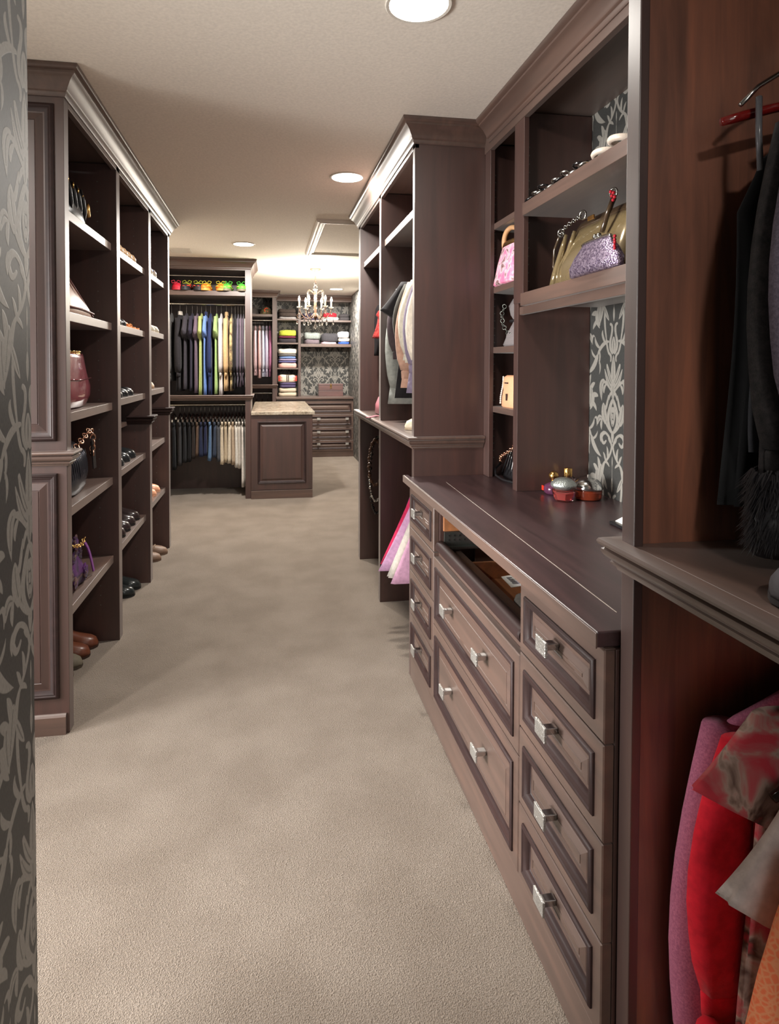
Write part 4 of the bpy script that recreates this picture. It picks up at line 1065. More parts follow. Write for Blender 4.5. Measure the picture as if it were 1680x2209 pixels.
# wide shelves
def wd(x0, x1, z, items, y=9.56, d_=.26): st(z, items, (x0+x1)/2, x1-x0, y, d_)
wd(.51, .76, 2.046, [(.110, (66, 62, 82), 'navy folded sweater on the highest wide shelf', 'plain', None, 60, 2, 0)])
wd(.79, 1.07, 2.046, [(.055, (222, 214, 212), 'white folded sweater under the red one', 'plain', None, 60, 1, 0), (.065, (216, 40, 58), 'bright red folded sweater on the white one', 'plain', None, 60, 1, -.06)])
wd(1.075, 1.235, 2.046, [(.105, (74, 70, 72), 'dark grey folded sweater beside the red one', 'plain', None, 60, 2, 0)])
wd(.53, .785, 1.682, [(.075, (112, 100, 106), 'mauve grey folded sweater under the sage one', 'plain', None, 60, 1, -.02), (.105, (150, 156, 150), 'sage grey folded sweater on the lower wide shelf', 'melange', (120, 126, 122), 60, 1, 0)])
wd(.795, 1.055, 1.682, [(.036, (196, 120, 136), 'striped red and white folded shirt under the charcoal sweater', 'stripe', (220, 210, 216), 60, 1, -.02), (.135, (70, 68, 72), 'charcoal thick folded sweater on the lower wide shelf', 'plain', None, 60, 1, 0)])
wd(1.06, 1.238, 1.682, [(.040, (62, 96, 190), 'royal blue folded shirt at the bottom of the white stack', 'plain', None, 60, 1, -.01), (.058, (222, 212, 196), 'cream folded sweater in the white stack', 'plain', None, 60, 1, 0), (.100, (224, 222, 230), 'white folded sweater on top of the white stack', 'plain', None, 60, 1, 0)])
# jewelry box
t = thing('jewelry_box', 'two tier dark wood jewelry box with a gold clasp on the back counter', 'box', (.943, 9.48, .886))
JW = wood('jewelry_box_wood', lin(86, 56, 54), 'x')
bx(t, 'lower_box', JW, .755, 1.131, 9.40, 9.60, .8865, .970, .003)
bx(t, 'upper_box', JW, .757, 1.129, 9.402, 9.598, .974, 1.052, .003)
bx(t, 'lid', JW, .753, 1.133, 9.398, 9.602, 1.054, 1.076, .004)
k_ = bx(t, 'clasp', GOLD, .930, .956, 9.394, 9.400, 1.022, 1.066, .002)
MB().torus((.943, 9.393, 1.070), .010, .002, VY).build('clasp_ring', GOLD, k_, smooth=True)
bx(t, 'plate', GOLD, .930, .956, 9.397, 9.401, 1.004, 1.014, .001)

# ------------------------------------------------------------------ tower: upper rods
Gw = 'clothes in the hanging tower'
def tw(desc, Y, col, length, ht=.030, sleeve='long', kind='plain', c2=None, name='hanging_jacket', cat='jacket', seed=0, hw=.225, z=1.845, **k):
    garment(desc, 'y', .925, Y, z, hw, length, ht, cloth(col, kind, c2), sleeve, cat, name, Gw, seed, hang='dark hanger inside the ' + desc.split(',')[0], rodz=1.93, **k)
tw('pale grey long coat, last on the near tower rod', 3.385, (186, 190, 184), .70, .034, seed=61)
tw('mauve brown jacket, beside the pale grey coat', 3.312, (92, 80, 84), .42, .034, seed=62, sl=.40)
tw('black leather dress in the tower', 3.243, (40, 38, 40), .66, .034, 'short', seed=63, name='hanging_dress', cat='dress')
tw('dark olive jacket in the tower', 3.172, (66, 64, 58), .46, .035, seed=64, sl=.38)
tw('peach blouse in the tower', 3.095, (196, 156, 136), .60, .038, seed=65, name='hanging_blouse', cat='blouse', sl=.50)
tw('cream jacket, broadest on the near tower rod', 3.012, (214, 206, 188), .46, .040, seed=66, sl=.42)
tw('lavender grey dress in the tower', 2.925, (122, 110, 130), .62, .038, 'long', seed=67, name='hanging_dress', cat='dress', sl=.47)
tw('ivory long blouse in the tower', 2.850, (212, 200, 184), .66, .034, seed=68, name='hanging_blouse', cat='blouse', sl=.45)
tw('dark red sequined top in the far tower bay', 4.06, (120, 26, 30), .26, .034, 'none', 'melange', (190, 70, 64), 'hanging_tunic', 'tunic', 69, .22, z=1.80)
tw('black skirt suit in the far tower bay', 4.135, (36, 32, 34), .42, .034, 'none', name='hanging_dress', cat='dress', seed=70, hw=.21)
# lower rods: flared skirts
Gk = 'skirts on the lower rod of the tower'
for i, (Y, zb, col, lab, tr_, fl, kind, c2) in enumerate([(3.235, .47, (46, 52, 46), 'dark green skirt with a lace hem in the tower', .125, 1.75, 'lace', (90, 92, 86)), (3.165, .33, (168, 48, 130), 'magenta skirt in the tower', .135, 2.35, 'plain', None),
        (3.105, .335, (214, 50, 96), 'hot pink skirt in the tower', .14, 2.35, 'plain', None), (3.045, .325, (206, 160, 196), 'lilac skirt in the tower', .145, 2.45, 'plain', None),
        (2.965, .315, (214, 206, 196), 'cream linen skirt in the tower', .145, 2.50, 'plain', None), (2.885, .31, (196, 150, 176), 'dusty pink skirt behind the drawers', .14, 2.3, 'plain', None), (2.80, .60, (48, 56, 46), 'dark green top hung before the cream skirt', .15, 1.7, 'plain', None)]):
    trousers(lab, 'y', .925, Y, .845, zb, tr_, .024, cloth(col, kind, c2), 'hanging_skirt', 'skirt', Gk, 80+i, hang='clip hanger holding the ' + lab.split(' in the')[0].split(' behind')[0].split(' hung')[0], rodz=.955, flare=fl, split=False)
# necklaces in the far bay
for i, (Y, xx, ln, m_, lab) in enumerate([(4.02, .70, .30, BRONZE, 'bronze bead necklace hanging in the far tower bay'), (4.08, .715, .42, CHROME, 'silver bead necklace hanging in the far tower bay'), (4.14, .73, .52, BLACKP, 'long black bead necklace hanging in the far tower bay')]):
    t = thing('hanging_necklace', lab, 'necklace', (xx, Y, .86), 'necklaces in the far tower bay')
    hk = MB().tube([(.958, Y, .966), (.94, Y, .9755), (.918, Y, .964), (.80, Y, .90), (xx, Y, .875), (xx-.012, Y, .868)], .0025, 6).build('hook_arm', STEEL, t, smooth=True)
    m = MB()
    for k in range(46):
        a = 2*math.pi*k/46
        m.ball((xx + .045*math.sin(a), Y + .012*math.sin(2*a), .865 - ln/2 + ln/2*math.cos(a)), .008 if k % 3 else .012, 8, 6)
    m.build('beads', m_, t, smooth=True)
# things on the tower ledge
t = thing('pink_handbag', 'small pink handbag with a looped handle on the far tower ledge', 'handbag', (.745, 3.93, 1.045))
PKL = plain('pink_leather', lin(206, 128, 140), .4)
bagbody(t, (.745, 3.93, 1.0465), [(0, .05, .10, 0), (.004, .058, .108, 0), (.06, .055, .105, 0), (.105, .035, .10, 0), (.11, .028, .095, 0)], PKL)
MB().tube(arc((.745, 3.93, 1.145), VY, VZ, .07, .11, 0, 180, 14), .008, 8).build('handle', PKL, t, smooth=True)
tag(MB().sweep([(.598, 3.62), (.66, 3.72), (.73, 3.70)], [(0, 1.0475), (.03, 1.0475), (.03, 1.0505), (0, 1.0505)]).build('ribbon_strap', PKL), 'pale pink strap lying on the far tower ledge', 'strap')
shoe('beige flat shoe lying on the near tower ledge', .90, 2.95, 1.0445, R(180), .24, 'loafer', (206, 192, 168), (170, 150, 124))

# ------------------------------------------------------------------ cubby column of the hutch
t = thing('pink_print_handbag', 'pink marbled handbag with a tan hoop handle in the narrow hutch column', 'handbag', (1.01, 2.46, 1.70))
bagbody(t, (1.01, 2.46, 1.7005), [(0, .055, .118, 0), (.006, .060, .124, 0), (.09, .045, .105, 0), (.165, .026, .082, 0), (.17, .022, .080, 0)], cloth((226, 120, 160), 'blotch', (238, 196, 206), 22), p=3.2)
bagbody(t, (1.01, 2.46, 1.7005), [(.160, .028, .085, 0), (.180, .026, .080, 0), (.182, .020, .075, 0)], GOLD, 'clasp_frame')
MB().torus((1.01, 2.46, 1.868), .068, .011, Vector((1, .2, .15)), 28, 8).build('hoop_handle', plain('tan_leather', lin(206, 160, 118), .35), t, smooth=True)
t = thing('grey_ruched_bag', 'grey ruched evening bag with a chain in the narrow hutch column', 'handbag', (1.06, 2.47, 1.44))
GRM = cloth((140, 132, 132), 'rib', (96, 90, 92), 60)
bagbody(t, (1.06, 2.47, 1.4405), [(0, .06, .115, 0), (.01, .068, .125, 0), (.05, .058, .105, 0), (.10, .036, .058, 0), (.115, .034, .052, 0), (.135, .044, .070, 0), (.175, .050, .082, 0), (.205, .036, .055, 0), (.21, .02, .03, 0)], GRM, p=2.2, wob=.05, seed=3)
chain(t, [(1.0, 2.52, 1.62), (.995, 2.545, 1.58), (1.0, 2.54, 1.53), (1.01, 2.51, 1.50), (1.01, 2.47, 1.49)], .009, .0022, STEEL, 'chain')
MB().torus((1.06, 2.47, 1.548), .052, .006, VZ, 20, 6).build('tie', BLACKL, t, smooth=True)
t = thing('peach_pouch', 'peach novelty pouch with pearl chain in the narrow hutch column', 'handbag', (1.01, 2.45, 1.183))
PCH = plain('peach_leather', lin(222, 166, 128), .5)
bagbody(t, (1.01, 2.45, 1.1835), [(0, .03, .075, 0), (.006, .036, .082, 0), (.04, .034, .080, 0), (.075, .030, .070, 0), (.105, .032, .074, 0), (.128, .028, .062, 0), (.136, .018, .045, 0)], PCH, p=2.3)
m = MB()
for k in range(14): m.ball((.985 + .001*k, 2.527 + .004*math.sin(k*.5), 1.20 + k*.0085), .0045, 8, 6)
m.build('pearl_chain', plain('pearl', lin(226, 216, 206), .2), t, smooth=True)
mk = MB(); mk.box(.973, .978, 2.425, 2.455, 1.285, 1.290); mk.box(.972, .977, 2.428, 2.438, 1.215, 1.243)
mk.build('dark_marks', plain('dark_print', lin(60, 44, 40)), t)
t = thing('quilted_black_bag', 'black quilted handbag with rose gold chain leaning on the counter', 'handbag', (1.07, 2.47, .871))
bagbody(t, (1.07, 2.47, .8715), [(0, .060, .130, 0), (.006, .068, .138, 0), (.05, .058, .125, .005), (.10, .040, .09, .012), (.150, .022, .045, .02), (.165, .010, .02, .022)], BLACKL, p=2.6, wob=.03, seed=5)
fl = MB()
for k in range(-3, 4):
    fl.tube([(1.01 + .022*f, 2.47 + k*.034*(1 - .55*f), .885 + .13*f) for f in (0, .3, .6, .9)], .0035, 6)
fl.build('quilt_seams', BLACKP, t, smooth=True)
chain(t, [(1.02, 2.60, .93), (1.00, 2.57, .955), (.995, 2.52, .975), (1.0, 2.46, 1.0), (1.01, 2.42, 1.03), (1.02, 2.40, 1.06)], .008, .0024, plain('rose_gold', lin(206, 160, 136), .2, 1.0), 'chain')
MB().tube([(1.02, 2.60, .93), (.99, 2.595, .905), (.972, 2.54, .885), (.968, 2.45, .882), (.98, 2.36, .886), (1.0, 2.34, .90), (1.03, 2.36, .92)], .005, 8).build('strap', BLACKL, t, smooth=True)

# ------------------------------------------------------------------ upper hutch shelves
t = thing('chain_belt', 'silver link chain belt laid along the upper hutch shelf', 'belt', (.975, 2.0, 1.9685))
SIL = plain('dull_silver', lin(176, 176, 172), .22, 1.0)
for k in range(11):
    y = 2.185 - k*.040; x = .964 + .005*math.sin(k*1.7)
    big = k % 3 == 0
    MB().torus((x, y, 1.980 + (.009 if k % 2 else .0)), .020 if big else .016, .0042, Vector((.25*(1 if k % 2 else -1), .15, 1)), 16, 7, .8).build('link', SIL if k % 3 else BLACKP, t, smooth=True)
m = MB(); m.lathe([(.001, 0), (.020, 0), (.024, .004), (.018, .010), (.001, .012)], (.985, 1.745, 1.970), 16); m.build('buckle', GOLD, t, smooth=True)
CRB = plain('cream_enamel', lin(206, 192, 178), .3)
tag(MB().torus((.985, 1.700, 1.982), .036, .009, Vector((.1, .05, 1)), 24, 8).build('bangle', CRB, smooth=True), 'cream bangle lying flat on the upper hutch shelf beside the chain belt', 'bracelet', 'bangles on the hutch')
tag(MB().torus((.985, 1.602, 1.986), .040, .010, Vector((.15, -.1, 1)), 24, 8).build('bangle', CRB, smooth=True), 'thicker cream bangle at the end of the upper hutch shelf', 'bracelet', 'bangles on the hutch')
# gold patent bag
t = thing('gold_handbag', 'large gold patent handbag with rings and tassels on the lower hutch shelf', 'handbag', (1.07, 1.85, 1.632))
GP = plain('gold_patent_leather', lin(122, 106, 76), .16, .30, coat=.9)
GPD = plain('dark_bronze_leather', lin(64, 50, 36), .2, coat=.6)
bagbody(t, (1.075, 1.86, 1.6325), [(0, .085, .215, 0), (.008, .095, .225, 0), (.07, .088, .215, 0), (.14, .065, .200, .01), (.19, .040, .185, .015), (.205, .030, .175, .017)], GP, p=4.0, wob=.012, seed=2)
bagbody(t, (1.075, 1.86, 1.6325), [(.196, .038, .182, .016), (.205, .036, .180, .017), (.222, .026, .172, .018), (.226, .016, .160, .018)], GPD, 'top_band', p=4.0)
gm = MB()
for yy in (2.055, 1.995): gm.tube([(.990 + .045*f, yy - .01*f, 1.64 + .18*f) for f in (0, .25, .5, .75, 1)], [.012, .014, .012, .010, .006], 8)
gm.build('gusset_fold', GP, t, smooth=True)
for yy, zz in ((2.085, 1.835), (1.93, 1.862), (1.745, 1.885)):
    MB().torus((1.035, yy, zz), .014, .0035, Vector((1, .3, 0)), 16, 7).build('ring', SIL, t, smooth=True)
MB().tube([(1.035, 2.095, 1.825), (1.03, 2.125, 1.78), (1.03, 2.13, 1.72), (1.04, 2.105, 1.67), (1.05, 2.08, 1.645)], .0055, 8).build('side_strap', GPD, t, smooth=True)
MB().tube([(1.036, 1.745, 1.87), (1.016, 1.745, 1.82), (.998, 1.743, 1.765)], [.009, .008, .008], 8).build('pull_strap', GPD, t, smooth=True)
bx(t, 'name_plate', GOLD, 1.028, 1.034, 1.850, 1.888, 1.832, 1.846, .0015)
for k in range(5): MB().ball((1.020 + .002*k, 1.735 - .012*(k % 2), 1.885 - k*.006), .0055, 8, 6).build('red_bead', plain('red_bead', lin(170, 30, 44), .15), t, smooth=True)
chain(t, [(1.03, 2.085, 1.825), (1.025, 2.03, 1.845), (1.03, 1.99, 1.855), (1.033, 1.94, 1.86)], .007, .0018, SIL, 'chain')
# clutch
t = thing('sequined_clutch', 'lavender sequined clutch with a silver kiss clasp before the gold handbag', 'clutch', (.965, 1.69, 1.632))
def seq_mat():
    m, nt, b = nodemat('lavender_sequins')
    tc = nd(nt, 'ShaderNodeTexCoord'); v = nd(nt, 'ShaderNodeTexVoronoi', Scale=210.0)
    nt.links.new(tc.outputs['Object'], v.inputs['Vector'])
    r = ramp(nt, [(0.2, lin(186, 170, 192)), (.8, lin(104, 88, 116))]); nt.links.new(v.outputs['Color'], r.inputs[0]); nt.links.new(r.outputs[0], b.inputs['Base Color'])
    b.inputs['Metallic'].default_value = .75; b.inputs['Roughness'].default_value = .3
    bp = nd(nt, 'ShaderNodeBump', Strength=.8, Distance=.002); nt.links.new(v.outputs['Distance'], bp.inputs['Height']); nt.links.new(bp.outputs[0], b.inputs['Normal'])
    return m
bagbody(t, (.952, 1.70, 1.6325), [(0, .020, .125, 0), (.004, .027, .138, 0), (.03, .030, .140, 0), (.06, .024, .115, .002), (.085, .016, .085, .004), (.094, .012, .078, .004)], seq_mat(), p=2.6)
MB().tube([(.955, 1.70 + .080*math.cos(a), 1.7285 + .006*math.sin(a)) for a in [math.pi*i/8 for i in range(9)]], .0045, 8).build('clasp_frame', CHROME, t, smooth=True)
kb = MB(); kb.ball((.955, 1.706, 1.742), .008, 10, 8); kb.ball((.958, 1.690, 1.743), .008, 10, 8); kb.build('kiss_clasp', SIL, t, smooth=True)
m = MB()
for k in range(9): m.ball((.944 + .002*(k % 2), 1.582 + .004*(k % 2), 1.650 + k*.0085), .0048, 8, 6)
m.build('red_beads', plain('red_bead', lin(170, 30, 44), .15), t, smooth=True)

# ------------------------------------------------------------------ perfume bottles
Gp = 'perfume bottles on the counter'; ZC = .8712
PINKG = plain('pink_glass', (1, .80, .82, 1), .03, trans=1.0, ior=1.5)
t = thing('perfume_bottle', 'faceted pink perfume bottle with a glittering silver cap, in front', 'perfume', (1.055, 2.085, ZC), Gp)
q6 = lambda r_, h, rot=.3: [(1.055 + r_*math.cos(rot + 2*math.pi*k/6), 2.085 + r_*math.sin(rot + 2*math.pi*k/6), ZC + h) for k in range(6)]
MB().loft([q6(.028, 0), q6(.034, .004), q6(.043, .034), q6(.040, .040), q6(.016, .042)]).build('glass_body', PINKG, t)
MB().loft([q6(.026, .006), q6(.034, .030), q6(.030, .033)]).build('perfume_liquid', plain('red_perfume', lin(226, 110, 104), .1, trans=.5), t)
GLIT = plain('silver_glitter', lin(176, 182, 178), .3, .8, bump=1.0, bscale=220)
MB().lathe([(.016, .040), (.030, .042), (.043, .052), (.046, .058), (.043, .066), (.030, .078), (.012, .084), (.001, .085)], (1.055, 2.085, ZC), 24).build('cap', GLIT, t, smooth=True)
t = thing('perfume_bottle', 'round plum perfume bottle with a gold ball stopper, nearest the hutch partition', 'perfume', (1.072, 2.200, ZC), Gp)
MB().lathe([(.026, 0), (.034, .006), (.037, .020), (.033, .034), (.018, .042), (.010, .046), (.001, .046)], (1.072, 2.200, ZC), 24).build('glass_body', plain('plum_glass', lin(120, 66, 100), .05, trans=.6), t, smooth=True)
MB().lathe([(.009, .044), (.009, .054), (.001, .055)], (1.072, 2.200, ZC), 16).build('neck', GOLD, t, smooth=True)
MB().ball((1.072, 2.200, ZC + .070), .0185, 16, 12).build('ball_stopper', GOLD, t, smooth=True)
MB().box(1.036, 1.040, 2.212, 2.226, ZC + .012, ZC + .030).build('red_label', plain('red_foil', lin(226, 48, 30), .25), t, bevel=.001)
t = thing('perfume_bottle', 'wide amber perfume bottle with a chrome dome lid, nearest the wallpaper', 'perfume', (1.158, 2.098, ZC), Gp)
MB().lathe([(.040, 0), (.046, .004), (.050, .030), (.046, .036), (.001, .037)], (1.158, 2.098, ZC), 28).build('glass_body', plain('amber_glass', lin(150, 64, 40), .05, trans=.55), t, smooth='auto')
MB().lathe([(.050, .036), (.053, .042), (.047, .060), (.032, .074), (.012, .081), (.004, .083), (.006, .088), (.001, .092)], (1.158, 2.098, ZC), 28).build('dome_lid', CHROME, t, smooth=True)
t = thing('perfume_bottle', 'clear perfume bottle with a gold cylinder cap, behind the glittering one', 'perfume', (1.142, 2.222, ZC), Gp)
MB().lathe([(.024, 0), (.027, .003), (.027, .056), (.020, .062), (.008, .064), (.001, .064)], (1.142, 2.222, ZC), 20).build('glass_body', PINKG, t, smooth='auto')
MB().lathe([(.016, .063), (.0165, .066), (.0165, .092), (.015, .094), (.001, .094)], (1.142, 2.222, ZC), 20).build('cap', GOLD, t, smooth='auto')
t = thing('photo_stand', 'small white card in a black holder on the counter beside the wardrobe stile', 'card', (1.07, 1.71, ZC))
bx(t, 'holder', BLACKL, 1.04, 1.10, 1.66, 1.755, ZC+.0002, ZC+.010, .002)
MB().add([(1.055, 1.665, ZC+.009), (1.055, 1.75, ZC+.009), (1.085, 1.70, ZC+.05), (1.085, 1.668, ZC+.055), (1.058, 1.665, ZC+.009), (1.058, 1.75, ZC+.009), (1.088, 1.70, ZC+.05), (1.088, 1.668, ZC+.055)], [(0, 1, 2, 3), (7, 6, 5, 4), (0, 4, 5, 1), (1, 5, 6, 2), (2, 6, 7, 3), (3, 7, 4, 0)]).build('card', plain('white_card', lin(226, 222, 214), .7), t)

# ------------------------------------------------------------------ inside the open drawer
t = folded('folded grey garment in the open drawer', .80, 1.64, .6125, .16, .30, .055, cloth((150, 146, 142)), None, 1, 'folded_garment')
g1 = MB().add([(.742, 1.885, .676), (.742, 1.800, .672), (.800, 1.800, .678), (.800, 1.885, .682), (.742, 1.885, .678), (.742, 1.800, .674), (.800, 1.800, .680), (.800, 1.885, .684)], [(0, 1, 2, 3), (7, 6, 5, 4), (0, 4, 5, 1), (1, 5, 6, 2), (2, 6, 7, 3), (3, 7, 4, 0)])
tt = tag(g1.build('price_tag', plain('white_card', lin(226, 222, 214), .7)), 'white and purple price tag on the grey garment in the open drawer', 'tag')
MB().box(.775, .803, 1.798, 1.84, .6805, .6835).build('purple_band', plain('purple_print', lin(84, 40, 140), .6), tt)
m = MB()
for k in range(4): m.box(.752, .768, 1.815+k*.015, 1.822+k*.015, .6805 - .0015, .6822 - .0008)
m.build('print_lines', plain('grey_print', lin(120, 116, 116), .7), tt)
folded('pink folded cloth in the open drawer', .925, 1.72, .6125, .06, .22, .078, cloth((236, 120, 160)), None, 1, 'folded_cloth')
folded('black folded cloth in the open drawer, behind the pink one', .995, 1.80, .6125, .07, .24, .085, cloth((32, 32, 34)), None, 1, 'folded_cloth')

# ------------------------------------------------------------------ wardrobe beside the dresser: lower rod
Gl = 'blouses on the lower rod of the wardrobe'; RN = .905
def nw(desc, Y, col, length, ht, sleeve, kind='plain', c2=None, sc=60, hw=.215, x=.93, z=.82, cat='blouse', name='hanging_blouse', hmat=None, **k):
    return garment(desc, 'y', x, Y, z, hw, length, ht, cloth(col, kind, c2, sc), sleeve, cat, name, Gl, hang='dark glossy hanger inside the ' + desc.split(',')[0], rodz=RN, n=48, hmat=hmat, **k)
nw('mauve knit cardigan with long sleeves, beside the wardrobe panel', .945, (186, 108, 132), .72, .034, 'long', 'melange', (150, 82, 108), 260, .214, sl=.66, cat='cardigan', name='hanging_cardigan', seed=101, z=.80, so=.18, x=.955)
g = nw('bright red shirt with a knotted sleeve, next to the mauve cardigan', .885, (240, 38, 58), .74, .024, 'long', seed=102, hw=.200, sl=.46, z=.81, so=.24)
kn = MB()
kn.tube([(.712, .872, .305), (.690, .862, .285), (.684, .846, .26), (.704, .838, .245), (.730, .85, .262), (.728, .878, .29)], [.018, .026, .024, .022, .022, .018], 10)
kn.tube([(.704, .866, .27), (.690, .878, .23), (.682, .882, .195), (.686, .880, .17)], [.022, .030, .036, .028], 10)
kn.build('sleeve_knot', cloth((240, 38, 58)), g, smooth=True, sub=1)
nw('sheer red and taupe print blouse, middle of the lower rod', .841, (206, 66, 78), .70, .020, 'short', 'blotch', (190, 160, 146), 15, .212, sl=.19, z=.858, seed=103, x=.958)
hanger('dark glossy hanger standing free before the print blouse', 'y', (.93, .8065, RN), .20, HANGW, drop=.075, free=True)
nw('white short sleeved blouse, before the print blouse', .775, (222, 206, 200), .50, .018, 'short', hw=.205, sl=.22, z=.768, seed=104, x=.952)
nw('grey ribbed top, behind the orange lace blouse', .748, (196, 172, 168), .46, .012, 'none', 'rib', (170, 142, 142), 120, .20, z=.775, seed=105, cat='tunic', name='hanging_tunic')
nw('orange lace blouse with long sleeves, foremost on the lower rod', .718, (252, 128, 84), .74, .016, 'long', 'lace', (250, 160, 114), 110, .225, sl=.62, z=.735, seed=106, so=.30, x=.925)

# ------------------------------------------------------------------ wardrobe beside the dresser: upper rod
Gu = 'dark clothes on the upper rod of the wardrobe'; RU = 1.94
def nu(desc, Y, col, length, ht, sleeve, z=1.845, hmat=HANGR, hw=.2, x=.95, **k):
    kind = k.pop('kind', 'plain'); c2 = k.pop('c2', None); sc = k.pop('sc', 60)
    return garment(desc, 'y', x, Y, z, hw, length, ht, cloth(col, kind, c2, sc), sleeve, k.pop('cat', 'dress'), k.pop('name', 'hanging_dress'), Gu, hang=None if 'deepest' in desc else 'red lacquered hanger of the ' + desc.split(',')[0], rodz=RU, n=40, hmat=hmat, **k)
g = nu('black sleeveless dress, deepest on the upper rod', .930, (9, 9, 10), .66, .018, 'none', seed=111, hw=.185, x=.955, z=1.785, shoulder=.80)
h = hanger('red lacquered hanger with a chrome bar, deepest on the upper rod', 'y', (.95, .930, RU), .205, HANGR, drop=.052, free=True)
MB().tube([(.772, .922, 1.792), (.80, .918, 1.822), (.845, .918, 1.850), (.90, .920, 1.866), (.95, .922, 1.870)], .0042, 8).build('chrome_bar', CHROME, h, smooth=True)
MB().tube([(.792, .905, 1.80), (.790, .902, 1.74), (.794, .902, 1.68)], .005, 6).build('hanging_loop', plain('clear_strap', lin(120, 120, 124), .2, trans=.5), g, smooth=True)
nu('charcoal sleeveless dress, in front of the black one', .893, (56, 56, 60), .40, .018, 'none', seed=112, hw=.195, z=1.62, shoulder=.92, x=.965, flare=.86)
g = nu('black knitted coat, its fur hem resting just above the ledge', .852, (22, 20, 21), .68, .022, 'long', z=1.80, kind='melange', c2=(42, 38, 38), sc=70, seed=113, hw=.185, x=.970, cat='coat', name='hanging_coat', sl=.56, so=.16)
FUR = plain('black_fur', lin(26, 25, 28), .45)
def fur(parent, c, hw, ht, z0, z1, n, ln, seed):
    rnd = random.Random(seed); vs = []; fs = []
    for i in range(n):
        a = rnd.uniform(0, 6.283); f = rnd.random(); z = z0 + (z1-z0)*f
        p = Vector((c[0] + hw*math.cos(a), c[1] + ht*math.sin(a), z)); d = Vector((math.cos(a)*.5, math.sin(a)*.8, -.9 + rnd.uniform(-.3, .4))).normalized()
        s_ = Vector((-math.sin(a), math.cos(a), rnd.uniform(-.3, .3)))*.0016
        tip = p + d*ln*rnd.uniform(.6, 1.2) + Vector((rnd.uniform(-1, 1), rnd.uniform(-1, 1), 0))*.006
        o = len(vs); vs += [p - s_, p + s_, tip]; fs.append((o, o+1, o+2))
    o = MB().add(vs, fs).build('fur_trim', FUR, parent); o['kind'] = 'stuff'
    return o
bagbody(g, (.960, .852, 1.062), [(0, .205, .046, 0), (.02, .215, .052, 0), (.06, .215, .052, 0), (.10, .205, .048, 0), (.13, .19, .040, 0)], FUR, 'fur_band', p=2.4, A=VX, B=VY)
fur(g, (.960, .852), .212, .050, 1.085, 1.20, 5200, .026, 5)
nu('mauve grey long cardigan, foremost on the upper rod', .803, (104, 96, 110), .58, .026, 'long', z=1.80, kind='melange', c2=(72, 66, 78), sc=160, seed=114, hw=.165, x=.945, so=.14, cat='cardigan', name='hanging_cardigan', sl=.50)
shoe('grey felt slipper at the edge of the wardrobe ledge', .86, .685, 1.042, R(172), .20, 'loafer', (96, 94, 100), (60, 58, 62), rough=.9)

# ------------------------------------------------------------------ handbags in the first left bay
t = thing('black_hobo_bag', 'black slouchy handbag with gold hardware on the highest shelf of the first bay', 'handbag', (-.86, 2.78, 1.949))
bagbody(t, (-.86, 2.77, 1.9495), [(0, .075, .165, 0), (.006, .082, .175, 0), (.05, .080, .168, 0), (.11, .060, .15, 0), (.150, .030, .125, 0), (.155, .02, .115, 0)], BLACKL, p=2.6, wob=.04, seed=1)
for k in range(4):
    MB().tube([(-.800 + .012*math.sin(f*3), 2.66 + k*.062 + .030*f, 2.115 - .15*f) for f in (0, .3, .6, 1)], [.006, .009, .010, .007], 8).build('strap', BLACKL, t, smooth=True)
    MB().torus((-.796, 2.662 + k*.066, 2.105 - .006*k), .013, .0035, Vector((1, .4, 0)), 14, 6).build('ring', GOLD, t, smooth=True)
MB().lathe([(.004, 0), (.012, .006), (.010, .05), (.006, .062), (.001, .064)], (-.79, 2.915, 2.01), 10).build('charm', GOLD, t, smooth=True)
MB().tube(arc((-.86, 2.77, 2.10), VY, VZ, .10, .075, 10, 170, 12), .007, 8).build('handle', BLACKL, t, smooth=True)
t = thing('tan_tote', 'taupe leather tote with brown piping on the second shelf of the first bay', 'handbag', (-.87, 2.76, 1.563))
TAN = plain('taupe_leather', lin(166, 138, 122), .4, bump=.1)
BRN = plain('brown_piping', lin(92, 46, 40), .4)
bagbody(t, (-.87, 2.755, 1.5635), [(0, .095, .235, 0), (.006, .102, .242, 0), (.04, .094, .225, 0), (.10, .060, .16, 0), (.165, .026, .085, 0), (.178, .018, .070, 0)], TAN, p=3.4)
for yy in (2.94, 2.84):
    MB().tube([(-.772 - .075*f, yy - (yy - 2.755)*.62*f - .02, 1.570 + .172*f) for f in (0, .3, .6, 1)], .004, 6).build('piping', BRN, t, smooth=True)
MB().tube([(-.772, 2.56, 1.588), (-.768, 2.75, 1.592), (-.772, 2.93, 1.586)], .004, 6).build('piping', BRN, t, smooth=True)
bx(t, 'clasp', GOLD, -.862, -.838, 2.70, 2.735, 1.728, 1.762, .003)
MB().torus((-.842, 2.80, 1.705), .012, .003, Vector((1, .3, .2)), 14, 6).build('ring', GOLD, t, smooth=True)
MB().loft([[(-.80 - .05*f, 2.985 - .205*f + s_*.013, 1.566 + .17*f + .004) for s_ in (-1, 1)] + [(-.806 - .05*f, 2.985 - .205*f + s_*.013, 1.566 + .17*f + .004) for s_ in (1, -1)] for f in (0, .25, .5, .75, 1)]).build('shoulder_strap', TAN, t, smooth='auto')
t = thing('burgundy_handbag', 'glossy burgundy bucket handbag with a chain rim on the third shelf of the first bay', 'handbag', (-.87, 2.78, 1.175))
BUR = plain('burgundy_patent', lin(112, 40, 52), .16, coat=.7)
bagbody(t, (-.87, 2.775, 1.1755), [(0, .066, .145, 0), (.008, .078, .168, 0), (.05, .088, .200, 0), (.09, .086, .203, 0), (.15, .080, .178, 0), (.215, .074, .158, 0), (.232, .070, .150, 0)], BUR, p=3.6, wob=.03, seed=4)
